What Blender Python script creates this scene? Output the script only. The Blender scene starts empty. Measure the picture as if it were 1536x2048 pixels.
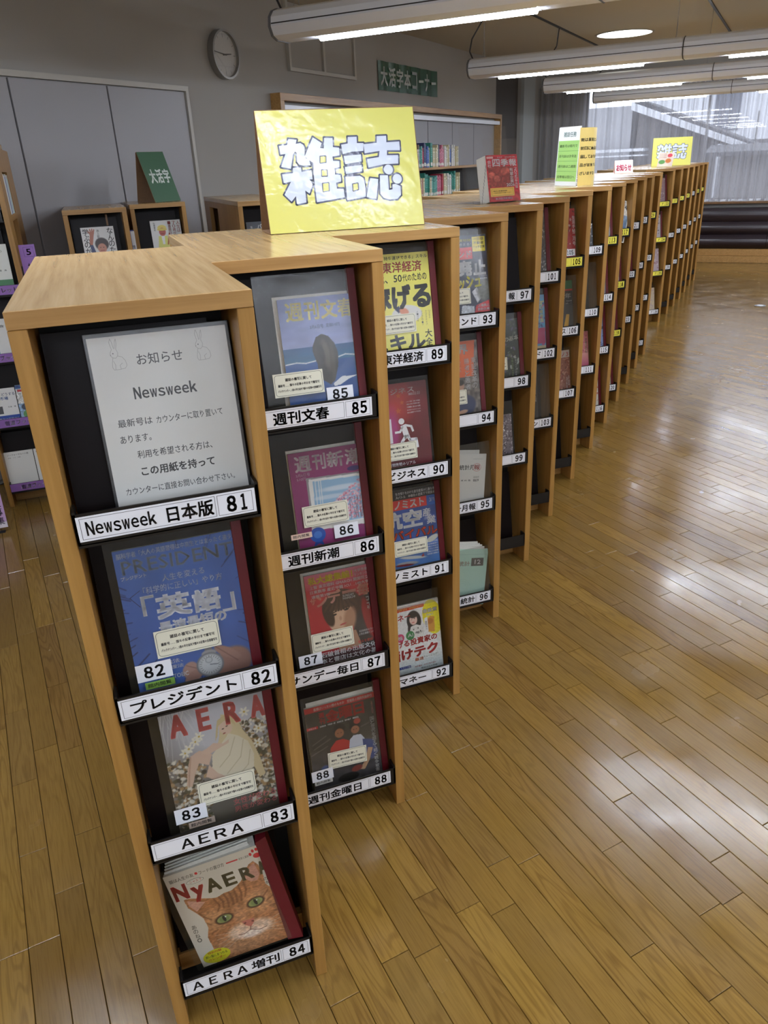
import bpy, bmesh, math, random
import numpy as np
from math import radians as rad, sin, cos, pi
from mathutils import Matrix, Vector
from mathutils.geometry import tessellate_polygon
random.seed(7); rng = np.random.RandomState(5)
SC = bpy.context.scene; COL = SC.collection

# ------------------------------------------------------------------ camera
CAM = Vector((0.12836, -1.13313, 1.65596))
cd = bpy.data.cameras.new('camera'); cam = bpy.data.objects.new('camera', cd); COL.objects.link(cam)
_r = Vector((0.93845862, -0.34284867, -0.04183553)); _f = Vector((0.29580184, 0.86033467, -0.4151211)); _u = _r.cross(_f)
cam.matrix_world = Matrix(((_r.x, _u.x, -_f.x, CAM.x), (_r.y, _u.y, -_f.y, CAM.y), (_r.z, _u.z, -_f.z, CAM.z), (0, 0, 0, 1)))
cd.sensor_fit = 'VERTICAL'; cd.sensor_height = 36.0; cd.lens = 36.0 * 1523.36 / 2048; cd.clip_start = 0.02; cd.clip_end = 200
SC.camera = cam
# ------------------------------------------------------------------ world, exposure
wd_ = bpy.data.worlds.new('overcast_sky'); SC.world = wd_; wd_.use_nodes = True
wd_.node_tree.nodes['Background'].inputs[0].default_value = (0.80, 0.87, 1.0, 1)
wd_.node_tree.nodes['Background'].inputs[1].default_value = 2.0
SC.view_settings.view_transform = 'Standard'; SC.view_settings.look = 'None'
SC.view_settings.exposure = 0.55; SC.view_settings.gamma = 1.0; SC.view_settings.use_curve_mapping = False
SC.cycles.max_bounces = 7; SC.cycles.diffuse_bounces = 4; SC.cycles.glossy_bounces = 3
SC.cycles.transparent_max_bounces = 16; SC.cycles.transmission_bounces = 4
SC.cycles.caustics_reflective = False; SC.cycles.caustics_refractive = False

# room axes: s runs along the grey wall, n towards it (both measured from below the camera)
AZ = rad(46.5); WS = Vector((sin(AZ), cos(AZ), 0)); WN = Vector((-cos(AZ), sin(AZ), 0))
def R(s, n, z=0.0): return Vector((CAM.x, CAM.y, 0)) + WS * s + WN * n + Vector((0, 0, z))
# room matrix: local x = s, local y = n, z up
RM = Matrix.Translation((CAM.x, CAM.y, 0)) @ Matrix(((WS.x, WN.x, 0, 0), (WS.y, WN.y, 0, 0), (0, 0, 1, 0), (0, 0, 0, 1)))
WALL_N = 4.05; WIN_S = 14.1; CEIL = 2.926

# ------------------------------------------------------------------ materials
def lin(c):
    return tuple(((x / 255) / 12.92 if x / 255 <= 0.04045 else (((x / 255) + 0.055) / 1.055) ** 2.4) for x in c)
def nmat(name):
    m = bpy.data.materials.new(name); m.use_nodes = True; nt = m.node_tree
    return m, nt, nt.nodes['Principled BSDF'], nt.nodes, nt.links
def plain(name, c, rough=0.6, metal=0.0, bump=0.0, bscale=200, spec=0.5, var=0.0):
    m, nt, b, N, L = nmat(name)
    b.inputs['Base Color'].default_value = (*lin(c), 1); b.inputs['Roughness'].default_value = rough; b.inputs['Metallic'].default_value = metal
    b.inputs['Specular IOR Level'].default_value = spec
    if bump or var:
        tc = N.new('ShaderNodeTexCoord'); nz = N.new('ShaderNodeTexNoise'); nz.inputs['Scale'].default_value = bscale; nz.inputs['Detail'].default_value = 3
        L.new(tc.outputs['Object'], nz.inputs['Vector'])
        if bump:
            bp = N.new('ShaderNodeBump'); bp.inputs['Strength'].default_value = bump; bp.inputs['Distance'].default_value = 0.002
            L.new(nz.outputs['Fac'], bp.inputs['Height']); L.new(bp.outputs['Normal'], b.inputs['Normal'])
        if var:
            mx = N.new('ShaderNodeMix'); mx.data_type = 'RGBA'; mx.inputs['A'].default_value = (*lin(tuple(x * (1 - var) for x in c)), 1)
            mx.inputs['B'].default_value = (*lin(tuple(min(255, x * (1 + var)) for x in c)), 1)
            L.new(nz.outputs['Fac'], mx.inputs['Factor']); L.new(mx.outputs['Result'], b.inputs['Base Color'])
    return m
def wood(name, c0, c1, axis, rough=0.38, sc=1.0, coat=0.0):
    m, nt, b, N, L = nmat(name)
    tc = N.new('ShaderNodeTexCoord'); mp = N.new('ShaderNodeMapping'); oi = N.new('ShaderNodeObjectInfo')
    s = [70 * sc, 70 * sc, 70 * sc]; s[axis] = 2.2 * sc; mp.inputs['Scale'].default_value = s
    cb = N.new('ShaderNodeCombineXYZ'); mu = N.new('ShaderNodeMath'); mu.operation = 'MULTIPLY'; mu.inputs[1].default_value = 50
    L.new(oi.outputs['Random'], mu.inputs[0])
    for i in range(3): L.new(mu.outputs[0], cb.inputs[i])
    L.new(tc.outputs['Object'], mp.inputs['Vector']); L.new(cb.outputs[0], mp.inputs['Location'])
    nz = N.new('ShaderNodeTexNoise'); nz.inputs['Scale'].default_value = 1.0; nz.inputs['Detail'].default_value = 5; nz.inputs['Roughness'].default_value = 0.6
    L.new(mp.outputs[0], nz.inputs['Vector'])
    mp2 = N.new('ShaderNodeMapping'); s2 = [9 * sc] * 3; s2[axis] = 0.7 * sc; mp2.inputs['Scale'].default_value = s2
    L.new(tc.outputs['Object'], mp2.inputs['Vector']); L.new(cb.outputs[0], mp2.inputs['Location'])
    n2 = N.new('ShaderNodeTexNoise'); n2.inputs['Scale'].default_value = 1.0; n2.inputs['Detail'].default_value = 2; L.new(mp2.outputs[0], n2.inputs['Vector'])
    ml = N.new('ShaderNodeMath'); ml.operation = 'MULTIPLY'; ml.inputs[1].default_value = 34; L.new(n2.outputs['Fac'], ml.inputs[0])
    sn_ = N.new('ShaderNodeMath'); sn_.operation = 'SINE'; L.new(ml.outputs[0], sn_.inputs[0])
    pw = N.new('ShaderNodeMapRange'); pw.inputs[1].default_value = -1; pw.inputs[2].default_value = 1; pw.inputs[3].default_value = -0.12; pw.inputs[4].default_value = 0.12
    L.new(sn_.outputs[0], pw.inputs[0])
    mr = N.new('ShaderNodeMapRange'); mr.inputs[1].default_value = 0.3; mr.inputs[2].default_value = 0.7; L.new(nz.outputs['Fac'], mr.inputs[0])
    ad = N.new('ShaderNodeMath'); ad.operation = 'ADD'; ad.use_clamp = True; L.new(mr.outputs[0], ad.inputs[0]); L.new(pw.outputs[0], ad.inputs[1])
    mx = N.new('ShaderNodeMix'); mx.data_type = 'RGBA'; mx.inputs['A'].default_value = (*lin(c0), 1); mx.inputs['B'].default_value = (*lin(c1), 1)
    L.new(ad.outputs[0], mx.inputs['Factor']); L.new(mx.outputs['Result'], b.inputs['Base Color'])
    b.inputs['Roughness'].default_value = rough
    bp = N.new('ShaderNodeBump'); bp.inputs['Strength'].default_value = 0.05; bp.inputs['Distance'].default_value = 0.001
    L.new(nz.outputs['Fac'], bp.inputs['Height']); L.new(bp.outputs['Normal'], b.inputs['Normal'])
    return m
M = {}
M['oak_x'] = wood('oak_grain_x', (152, 112, 60), (184, 143, 86), 0)
M['oak_y_lit'] = wood('oak_grain_y_lit', (170, 136, 88), (198, 165, 116), 1, rough=0.22, sc=1.15)  # rack tops: paler than the other oak, light from above put into the colour
M['oak_z'] = wood('oak_grain_z', (150, 109, 52), (176, 134, 72), 2)
M['oak_dark'] = wood('oak_brown', (108, 76, 42), (132, 96, 58), 0)
M['black'] = plain('black_plastic', (17, 17, 18), 0.35)
M['liner'] = plain('black_liner', (10, 8, 8), 0.6)
M['panel'] = plain('dark_maroon_panel', (15, 7, 7), 0.4, spec=0.14, var=0.2, bscale=6)
M['red'] = plain('crimson_cloth_spine', (92, 11, 22), 0.45, bump=0.1, bscale=900)
M['paper'] = plain('white_paper_block', (214, 214, 206), 0.8, var=0.06, bscale=300)
M['card'] = plain('brown_cardboard', (128, 96, 66), 0.85, var=0.1, bscale=120)
M['wall'] = plain('grey_wall_cloth', (163, 160, 154), 0.85, bump=0.25, bscale=260)
M['wallpanel'] = plain('grey_laminate_panel', (150, 148, 150), 0.45)
M['trimw'] = plain('pale_metal_trim', (176, 172, 162), 0.45)
M['gap'] = plain('dark_joint', (30, 29, 28), 0.8)
M['ceiling'] = plain('ceiling_board', (196, 192, 182), 0.9, bump=0.3, bscale=150)
M['lampbody'] = plain('white_lamp_housing', (236, 240, 248), 0.3)
M['lampcap'] = plain('grey_lamp_cap', (110, 112, 116), 0.4)
M['steel'] = plain('brushed_steel', (150, 150, 150), 0.35, 0.8)
M['wire'] = plain('dark_wire', (40, 40, 42), 0.5)
M['leather'] = plain('dark_brown_leather', (44, 34, 38), 0.33, bump=0.1, bscale=60)
M['darkwood'] = plain('dark_taupe_panel', (74, 68, 62), 0.6)
M['pillar'] = plain('pale_pillar', (168, 172, 170), 0.75)
M['purple'] = plain('violet_card', (150, 110, 186), 0.4)
M['clockrim'] = plain('silver_clock_rim', (150, 148, 144), 0.3, 0.6)
def emit(name, c, st):
    m, nt, b, N, L = nmat(name); b.inputs['Base Color'].default_value = (*lin(c), 1)
    b.inputs['Emission Color'].default_value = (*lin(c), 1); b.inputs['Emission Strength'].default_value = st; return m
M['tube'] = emit('lit_fluorescent_tube', (232, 241, 255), 72.0)
M['downlight'] = emit('lit_downlight_disc', (245, 250, 246), 2.6)
def ink(name, rough=0.42, coat=0.0, wr=0.0, bsc=18):
    m, nt, b, N, L = nmat(name); a = N.new('ShaderNodeAttribute'); a.attribute_name = 'Col'
    L.new(a.outputs['Color'], b.inputs['Base Color']); b.inputs['Roughness'].default_value = rough
    if coat: b.inputs['Coat Weight'].default_value = coat; b.inputs['Coat Roughness'].default_value = 0.14
    if wr:
        tc = N.new('ShaderNodeTexCoord'); nz = N.new('ShaderNodeTexNoise'); nz.inputs['Scale'].default_value = bsc; nz.inputs['Detail'].default_value = 4; nz.inputs['Distortion'].default_value = 1.2
        L.new(tc.outputs['Object'], nz.inputs['Vector']); bp = N.new('ShaderNodeBump'); bp.inputs['Strength'].default_value = wr; bp.inputs['Distance'].default_value = 0.004
        L.new(nz.outputs['Fac'], bp.inputs['Height']); L.new(bp.outputs['Normal'], b.inputs['Normal' if not coat else 'Coat Normal'])
    return m
M['ink'] = ink('printed_paper'); M['inkgloss'] = ink('laminated_print', 0.5, 0.55, 0.5, 24)
def clear(name, film=0.06, filmc=(150, 145, 125), rough=0.06, wr=0.5, bsc=14):
    m, nt, b, N, L = nmat(name); N.remove(b); out = N['Material Output']
    tr = N.new('ShaderNodeBsdfTransparent'); gl = N.new('ShaderNodeBsdfGlossy'); gl.inputs['Roughness'].default_value = rough
    df = N.new('ShaderNodeBsdfDiffuse'); df.inputs['Color'].default_value = (*lin(filmc), 1)
    fr = N.new('ShaderNodeFresnel'); gb = N.new('ShaderNodeNewGeometry'); io = N.new('ShaderNodeMapRange'); io.inputs[3].default_value = 1.45; io.inputs[4].default_value = 1 / 1.45
    L.new(gb.outputs['Backfacing'], io.inputs[0]); L.new(io.outputs[0], fr.inputs['IOR'])
    m1 = N.new('ShaderNodeMixShader'); m1.inputs[0].default_value = film; L.new(tr.outputs[0], m1.inputs[1]); L.new(df.outputs[0], m1.inputs[2])
    m2 = N.new('ShaderNodeMixShader'); L.new(fr.outputs[0], m2.inputs[0]); L.new(m1.outputs[0], m2.inputs[1]); L.new(gl.outputs[0], m2.inputs[2]); L.new(m2.outputs[0], out.inputs['Surface'])
    if wr:
        tc = N.new('ShaderNodeTexCoord'); nz = N.new('ShaderNodeTexNoise'); nz.inputs['Scale'].default_value = bsc; nz.inputs['Detail'].default_value = 3; nz.inputs['Distortion'].default_value = 2
        L.new(tc.outputs['Object'], nz.inputs['Vector']); bp = N.new('ShaderNodeBump'); bp.inputs['Strength'].default_value = wr; bp.inputs['Distance'].default_value = 0.006
        L.new(nz.outputs['Fac'], bp.inputs['Height']); L.new(bp.outputs['Normal'], gl.inputs['Normal']); L.new(bp.outputs['Normal'], fr.inputs['Normal'])
    return m
M['clear'] = clear('clear_vinyl', 0.045, (120, 116, 96), 0.17, 0.10); M['acrylic'] = clear('clear_acrylic', 0.012, (200, 205, 205), 0.02, 0.0)
M['sheet'] = clear('matte_clear_film', 0.01, (200, 200, 196), 0.3, 0.25, 20)
M['glass'] = clear('window_glass', 0.02, (200, 205, 205), 0.0, 0.0)
M['smoke'] = clear('smoky_acrylic_flap', 0.12, (120, 112, 98), 0.05, 0.1, 5)
def curtain_mat():
    m, nt, b, N, L = nmat('sheer_grey_curtain'); N.remove(b); out = N['Material Output']
    tr = N.new('ShaderNodeBsdfTransparent'); df = N.new('ShaderNodeBsdfDiffuse'); tl = N.new('ShaderNodeBsdfTranslucent')
    df.inputs['Color'].default_value = (0.58, 0.565, 0.59, 1); tl.inputs['Color'].default_value = (0.58, 0.565, 0.59, 1)
    m1 = N.new('ShaderNodeMixShader'); m1.inputs[0].default_value = 0.5; L.new(df.outputs[0], m1.inputs[1]); L.new(tl.outputs[0], m1.inputs[2])
    lw = N.new('ShaderNodeLayerWeight'); lw.inputs['Blend'].default_value = 0.35
    mr = N.new('ShaderNodeMapRange'); mr.inputs[1].default_value = 0; mr.inputs[2].default_value = 0.9; mr.inputs[3].default_value = 0.36; mr.inputs[4].default_value = 1.0
    L.new(lw.outputs['Facing'], mr.inputs[0])
    m2 = N.new('ShaderNodeMixShader'); L.new(mr.outputs[0], m2.inputs[0]); L.new(tr.outputs[0], m2.inputs[1]); L.new(m1.outputs[0], m2.inputs[2]); L.new(m2.outputs[0], out.inputs['Surface'])
    return m
M['curtain'] = curtain_mat()
def floor_mat():
    m, nt, b, N, L = nmat('varnished_oak_flooring')
    geo = N.new('ShaderNodeNewGeometry'); oi = N.new('ShaderNodeObjectInfo'); at = N.new('ShaderNodeAttribute'); at.attribute_name = 'tone'
    ad = N.new('ShaderNodeMath'); ad.operation = 'ADD'; L.new(oi.outputs['Random'], ad.inputs[0]); L.new(at.outputs['Fac'], ad.inputs[1])
    fr = N.new('ShaderNodeMath'); fr.operation = 'FRACT'; L.new(ad.outputs[0], fr.inputs[0])
    off = N.new('ShaderNodeMath'); off.operation = 'MULTIPLY'; off.inputs[1].default_value = 91; L.new(fr.outputs[0], off.inputs[0])
    rot = N.new('ShaderNodeVectorRotate'); rot.rotation_type = 'Z_AXIS'; rot.inputs['Angle'].default_value = rad(-7.5); L.new(geo.outputs['Position'], rot.inputs['Vector'])
    cb = N.new('ShaderNodeCombineXYZ'); L.new(off.outputs[0], cb.inputs[2]); L.new(off.outputs[0], cb.inputs[1])
    va = N.new('ShaderNodeVectorMath'); va.operation = 'ADD'; L.new(rot.outputs[0], va.inputs[0]); L.new(cb.outputs[0], va.inputs[1])
    def noise(scv, detail):
        mp = N.new('ShaderNodeMapping'); mp.inputs['Scale'].default_value = scv; L.new(va.outputs[0], mp.inputs['Vector'])
        nz = N.new('ShaderNodeTexNoise'); nz.inputs['Scale'].default_value = 1; nz.inputs['Detail'].default_value = detail; L.new(mp.outputs[0], nz.inputs['Vector']); return nz
    fine = noise((330, 12, 30), 4); ring = noise((16, 1.6, 3), 1.5); blot = noise((9, 3.5, 2), 3)
    ml = N.new('ShaderNodeMath'); ml.operation = 'MULTIPLY'; ml.inputs[1].default_value = 80; L.new(ring.outputs['Fac'], ml.inputs[0])
    sn_ = N.new('ShaderNodeMath'); sn_.operation = 'SINE'; L.new(ml.outputs[0], sn_.inputs[0])
    rr = N.new('ShaderNodeMapRange'); rr.inputs[1].default_value = 0.25; rr.inputs[2].default_value = 1.0; rr.inputs[3].default_value = 0; rr.inputs[4].default_value = 0.42; L.new(sn_.outputs[0], rr.inputs[0])
    mod = N.new('ShaderNodeMath'); mod.operation = 'MULTIPLY'; L.new(rr.outputs[0], mod.inputs[0]); L.new(fr.outputs[0], mod.inputs[1])
    ramp = N.new('ShaderNodeValToRGB'); L.new(fr.outputs[0], ramp.inputs[0]); e = ramp.color_ramp.elements
    cols = [(0.0, (126, 97, 45)), (0.25, (142, 110, 51)), (0.5, (133, 104, 52)), (0.75, (151, 118, 54)), (1.0, (124, 94, 47))]
    e[0].position = 0; e[0].color = (*lin(cols[0][1]), 1); e[1].position = 1; e[1].color = (*lin(cols[-1][1]), 1)
    for p, c in cols[1:-1]:
        k = e.new(p); k.color = (*lin(c), 1)
    mx1 = N.new('ShaderNodeMix'); mx1.data_type = 'RGBA'; mx1.blend_type = 'MULTIPLY'; L.new(mod.outputs[0], mx1.inputs['Factor']); L.new(ramp.outputs[0], mx1.inputs['A']); mx1.inputs['B'].default_value = (0.35, 0.25, 0.16, 1)
    r2 = N.new('ShaderNodeMapRange'); r2.inputs[1].default_value = 0.45; r2.inputs[2].default_value = 0.72; r2.inputs[3].default_value = 0; r2.inputs[4].default_value = 0.4; L.new(fine.outputs['Fac'], r2.inputs[0])
    mx2 = N.new('ShaderNodeMix'); mx2.data_type = 'RGBA'; mx2.blend_type = 'MULTIPLY'; L.new(r2.outputs[0], mx2.inputs['Factor']); L.new(mx1.outputs['Result'], mx2.inputs['A']); mx2.inputs['B'].default_value = (0.45, 0.36, 0.26, 1)
    r3 = N.new('ShaderNodeMapRange'); r3.inputs[1].default_value = 0.3; r3.inputs[2].default_value = 0.9; r3.inputs[3].default_value = 0; r3.inputs[4].default_value = 0.3; L.new(blot.outputs['Fac'], r3.inputs[0])
    mx3 = N.new('ShaderNodeMix'); mx3.data_type = 'RGBA'; L.new(r3.outputs[0], mx3.inputs['Factor']); L.new(mx2.outputs['Result'], mx3.inputs['A']); mx3.inputs['B'].default_value = (*lin((112, 84, 42)), 1)
    L.new(mx3.outputs['Result'], b.inputs['Base Color'])
    # fine scratches and grit change the gloss
    nz = N.new('ShaderNodeTexNoise'); nz.inputs['Scale'].default_value = 5; nz.inputs['Detail'].default_value = 4; L.new(geo.outputs['Position'], nz.inputs['Vector'])
    rg = N.new('ShaderNodeMapRange'); rg.inputs[1].default_value = 0.3; rg.inputs[2].default_value = 0.75; rg.inputs[3].default_value = 0.13; rg.inputs[4].default_value = 0.30; L.new(nz.outputs['Fac'], rg.inputs[0]); L.new(rg.outputs[0], b.inputs['Roughness'])
    b.inputs['Specular IOR Level'].default_value = 0.6
    n4 = N.new('ShaderNodeTexNoise'); n4.inputs['Scale'].default_value = 11; n4.inputs['Detail'].default_value = 5; L.new(va.outputs[0], n4.inputs['Vector'])
    bp = N.new('ShaderNodeBump'); bp.inputs['Strength'].default_value = 0.16; bp.inputs['Distance'].default_value = 0.004; L.new(n4.outputs['Fac'], bp.inputs['Height'])
    n5 = N.new('ShaderNodeTexVoronoi'); n5.inputs['Scale'].default_value = 190; L.new(geo.outputs['Position'], n5.inputs['Vector'])
    r5 = N.new('ShaderNodeMapRange'); r5.inputs[1].default_value = 0.0; r5.inputs[2].default_value = 0.25; r5.inputs[3].default_value = 1; r5.inputs[4].default_value = 0; L.new(n5.outputs['Distance'], r5.inputs[0])
    bp2 = N.new('ShaderNodeBump'); bp2.inputs['Strength'].default_value = 0.06; bp2.inputs['Distance'].default_value = 0.001; L.new(r5.outputs[0], bp2.inputs['Height']); L.new(bp.outputs['Normal'], bp2.inputs['Normal'])
    L.new(bp2.outputs['Normal'], b.inputs['Normal'])
    return m
M['floor'] = floor_mat()

# ------------------------------------------------------------------ object helpers
WMX = {}
def put(o, parent, mw):
    COL.objects.link(o); WMX[o.name] = mw.copy()
    if parent is None: o.matrix_world = mw
    else:
        o.parent = parent; o.matrix_basis = WMX[parent.name].inverted() @ mw
    return o
def tag(o, label=None, cat=None, group=None, kind=None):
    if label: o['label'] = label
    if cat: o['category'] = cat
    if group: o['group'] = group
    if kind: o['kind'] = kind
    return o
def root(name, mw, label, cat, group=None):
    o = bpy.data.objects.new(name, None); o.empty_display_size = 0.05
    put(o, None, mw); return tag(o, label, cat, group)
def T(x, y, z): return Matrix.Translation((x, y, z))
class MB:
    """collects shapes into one mesh"""
    def __init__(s): s.v = []; s.f = []; s.m = []
    def box(s, x0, y0, z0, x1, y1, z1, m=0):
        b = len(s.v); s.v += [(x0, y0, z0), (x1, y0, z0), (x1, y1, z0), (x0, y1, z0), (x0, y0, z1), (x1, y0, z1), (x1, y1, z1), (x0, y1, z1)]
        s.f += [tuple(b + i for i in q) for q in ((0, 3, 2, 1), (4, 5, 6, 7), (0, 1, 5, 4), (1, 2, 6, 5), (2, 3, 7, 6), (3, 0, 4, 7))]; s.m += [m] * 6; return s
    def hexa(s, bot, top, m=0):
        b = len(s.v); s.v += [tuple(p) for p in bot] + [tuple(p) for p in top]
        s.f += [tuple(b + i for i in q) for q in ((0, 3, 2, 1), (4, 5, 6, 7), (0, 1, 5, 4), (1, 2, 6, 5), (2, 3, 7, 6), (3, 0, 4, 7))]; s.m += [m] * 6; return s
    def prism(s, pts, d, m=0):
        """extrude an outline (list of 3D points) by vector d"""
        n = len(pts); b = len(s.v); d = Vector(d)
        s.v += [tuple(p) for p in pts] + [tuple(Vector(p) + d) for p in pts]
        s.f += [tuple(range(b + n - 1, b - 1, -1)), tuple(range(b + n, b + 2 * n))]
        for i in range(n): j = (i + 1) % n; s.f.append((b + i, b + j, b + n + j, b + n + i))
        s.m += [m] * (n + 2); return s
    def tube(s, p0, p1, r, k=8, m=0):
        p0, p1 = Vector(p0), Vector(p1); ax = (p1 - p0).normalized(); a = ax.orthogonal().normalized(); b_ = ax.cross(a)
        return s.prism([p0 + a * r * cos(2 * pi * i / k) + b_ * r * sin(2 * pi * i / k) for i in range(k)], p1 - p0, m)
    def mesh(s, name, mats, smooth=False, bevel=0.0):
        me = bpy.data.meshes.new(name); me.from_pydata(s.v, [], s.f); me.validate()
        for mt in (mats if isinstance(mats, (list, tuple)) else [mats]): me.materials.append(mt)
        if len(me.polygons) == len(s.m): me.polygons.foreach_set('material_index', s.m)
        bm = bmesh.new(); bm.from_mesh(me)
        bmesh.ops.recalc_face_normals(bm, faces=bm.faces)
        if bevel: bmesh.ops.bevel(bm, geom=bm.edges, offset=bevel, segments=1, affect='EDGES', clamp_overlap=True)
        bm.to_mesh(me); bm.free()
        if smooth: me.polygons.foreach_set('use_smooth', [True] * len(me.polygons))
        me.update(); return me
def part(name, mb, mats, parent, mw=None, bevel=0.0, smooth=False, **kw):
    me = mb if isinstance(mb, bpy.types.Mesh) else mb.mesh(name, mats, smooth, bevel)
    o = bpy.data.objects.new(name, me)
    if mw is None: mw = WMX[parent.name] if parent is not None else Matrix.Identity(4)
    put(o, parent, mw); tag(o, **kw); return o

# ------------------------------------------------------------------ printing: flat art as coloured geometry
_glyph = {}
def glyph(txt, bold=0):
    k = txt
    if k in _glyph: return _glyph[k]
    cu = bpy.data.curves.new('t', 'FONT'); cu.body = txt; cu.resolution_u = 2 if len(txt) < 9 else 1; cu.size = 1
    o = bpy.data.objects.new('t', cu); COL.objects.link(o)
    dg = bpy.context.evaluated_depsgraph_get(); ev = o.evaluated_get(dg); me = ev.to_mesh()
    me.calc_loop_triangles()
    v = np.array([x.co[:] for x in me.vertices], float).reshape(-1, 3)[:, :2]; t = np.array([x.vertices[:] for x in me.loop_triangles], int).reshape(-1, 3)
    ev.to_mesh_clear(); bpy.data.objects.remove(o); bpy.data.curves.remove(cu)
    if len(v) == 0: r = (np.zeros((0, 2)), np.zeros((0, 3), int), 1.0)
    else:
        lo = v.min(0); hi = v.max(0); sz = np.maximum(hi - lo, 1e-6); r = ((v - lo) / sz, t, sz[0] / sz[1])
    _glyph[k] = r; return r
LAY = 0.00016
class Art:
    """print in millimetres on a plane; layer 0 is the paper"""
    def __init__(s): s.v = []; s.f = []; s.c = []; s.n = 0
    def add(s, v2, tris, col, layer):
        v2 = np.asarray(v2, float); z = np.full((len(v2), 1), layer * LAY)
        s.v.append(np.hstack([v2 / 1000, z])); s.f.append(np.asarray(tris, int) + s.n); s.n += len(v2)
        c = np.asarray(col, float)
        if c.ndim == 1: c = np.tile(lin(tuple(c)), (len(v2), 1))
        s.c.append(c); return s
    def rect(s, x0, y0, x1, y1, col, layer=1): return s.add([(x0, y0), (x1, y0), (x1, y1), (x0, y1)], [(0, 1, 2), (0, 2, 3)], col, layer)
    def poly(s, pts, col, layer=1):
        t = tessellate_polygon([[Vector((p[0], p[1], 0)) for p in pts]])
        tr = []
        for a, b, c in t:
            A, B, C_ = pts[a], pts[b], pts[c]
            if (B[0] - A[0]) * (C_[1] - A[1]) - (B[1] - A[1]) * (C_[0] - A[0]) < 0: b, c = c, b
            tr.append((a, b, c))
        return s.add(pts, tr, col, layer)
    def ell(s, cx, cy, rx, ry, col, layer=1, k=20): return s.poly([(cx + rx * cos(2 * pi * i / k), cy + ry * sin(2 * pi * i / k)) for i in range(k)], col, layer)
    def line(s, pts, w, col, layer=2, closed=False):
        P = list(pts) + ([pts[0]] if closed else [])
        for a, b in zip(P[:-1], P[1:]):
            dx, dy = b[0] - a[0], b[1] - a[1]; l = math.hypot(dx, dy) or 1; nx, ny = -dy / l * w / 2, dx / l * w / 2
            ex, ey = dx / l * w * .3, dy / l * w * .3
            s.add([(a[0] - ex - nx, a[1] - ey - ny), (b[0] + ex - nx, b[1] + ey - ny), (b[0] + ex + nx, b[1] + ey + ny), (a[0] - ex + nx, a[1] - ey + ny)], [(0, 1, 2), (0, 2, 3)], col, layer)
        return s
    def text(s, t, x0, y0, x1, h, col, layer=3, bold=0.6, skew=0.0, dy=0.0):
        """fit the string's box to x0..x1 and height h from y0; dy lifts the right end"""
        v, tr, asp = glyph(t, bold)
        if len(v) == 0: return s
        if x1 is None: x1 = x0 + asp * h
        d = bold * .018 * h; x0, x1, y0, h = x0 + d, x1 - d, y0 + d, h - 2 * d
        X = x0 + v[:, 0] * (x1 - x0) + v[:, 1] * skew; Y = y0 + v[:, 1] * h + v[:, 0] * dy
        for ox, oy in (((-d, -d), (d, -d), (d, d), (-d, d), (0, 0), (0, d), (0, -d), (d, 0), (-d, 0)) if bold > 1.45 else ((-d, -d), (d, -d), (d, d), (-d, d), (0, 0)) if d > .04 else ((0, 0),)): s.add(np.stack([X + ox, Y + oy], 1), tr, col, layer)
        return s
    def vtext(s, t, x, ytop, size, col, layer=3, bold=0.6, gap=1.06):
        for i, ch in enumerate(t):
            if ch != ' ': s.text(ch, x, ytop - (i + 1) * size * gap, x + size * 0.92, size * .95, col, layer, bold)
        return s
    def grid(s, cv, layer=0):
        ny, nx = cv.X.shape; idx = np.arange(ny * nx).reshape(ny, nx)
        a, b, c, d = idx[:-1, :-1].ravel(), idx[:-1, 1:].ravel(), idx[1:, 1:].ravel(), idx[1:, :-1].ravel()
        tr = np.concatenate([np.stack([a, b, c], 1), np.stack([a, c, d], 1)])
        cc = np.clip(cv.C / 255, 0, 1).reshape(-1, 3); cc = np.where(cc <= 0.04045, cc / 12.92, ((cc + 0.055) / 1.055) ** 2.4)
        return s.add(np.stack([cv.X.ravel(), cv.Y.ravel()], 1), tr, cc, layer)
    def mesh(s, name, mat):
        v = np.concatenate(s.v); f = np.concatenate(s.f); c = np.concatenate(s.c)
        me = bpy.data.meshes.new(name); me.vertices.add(len(v)); me.vertices.foreach_set('co', v.ravel())
        me.loops.add(len(f) * 3); me.loops.foreach_set('vertex_index', f.ravel().astype(np.int32))
        me.polygons.add(len(f)); me.polygons.foreach_set('loop_start', np.arange(0, len(f) * 3, 3, dtype=np.int32)); me.polygons.foreach_set('loop_total', np.full(len(f), 3, np.int32))
        at = me.color_attributes.new('Col', 'FLOAT_COLOR', 'POINT'); at.data.foreach_set('color', np.hstack([c, np.ones((len(c), 1))]).astype(np.float32).ravel())
        me.materials.append(mat); me.update(calc_edges=True); return me
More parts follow.
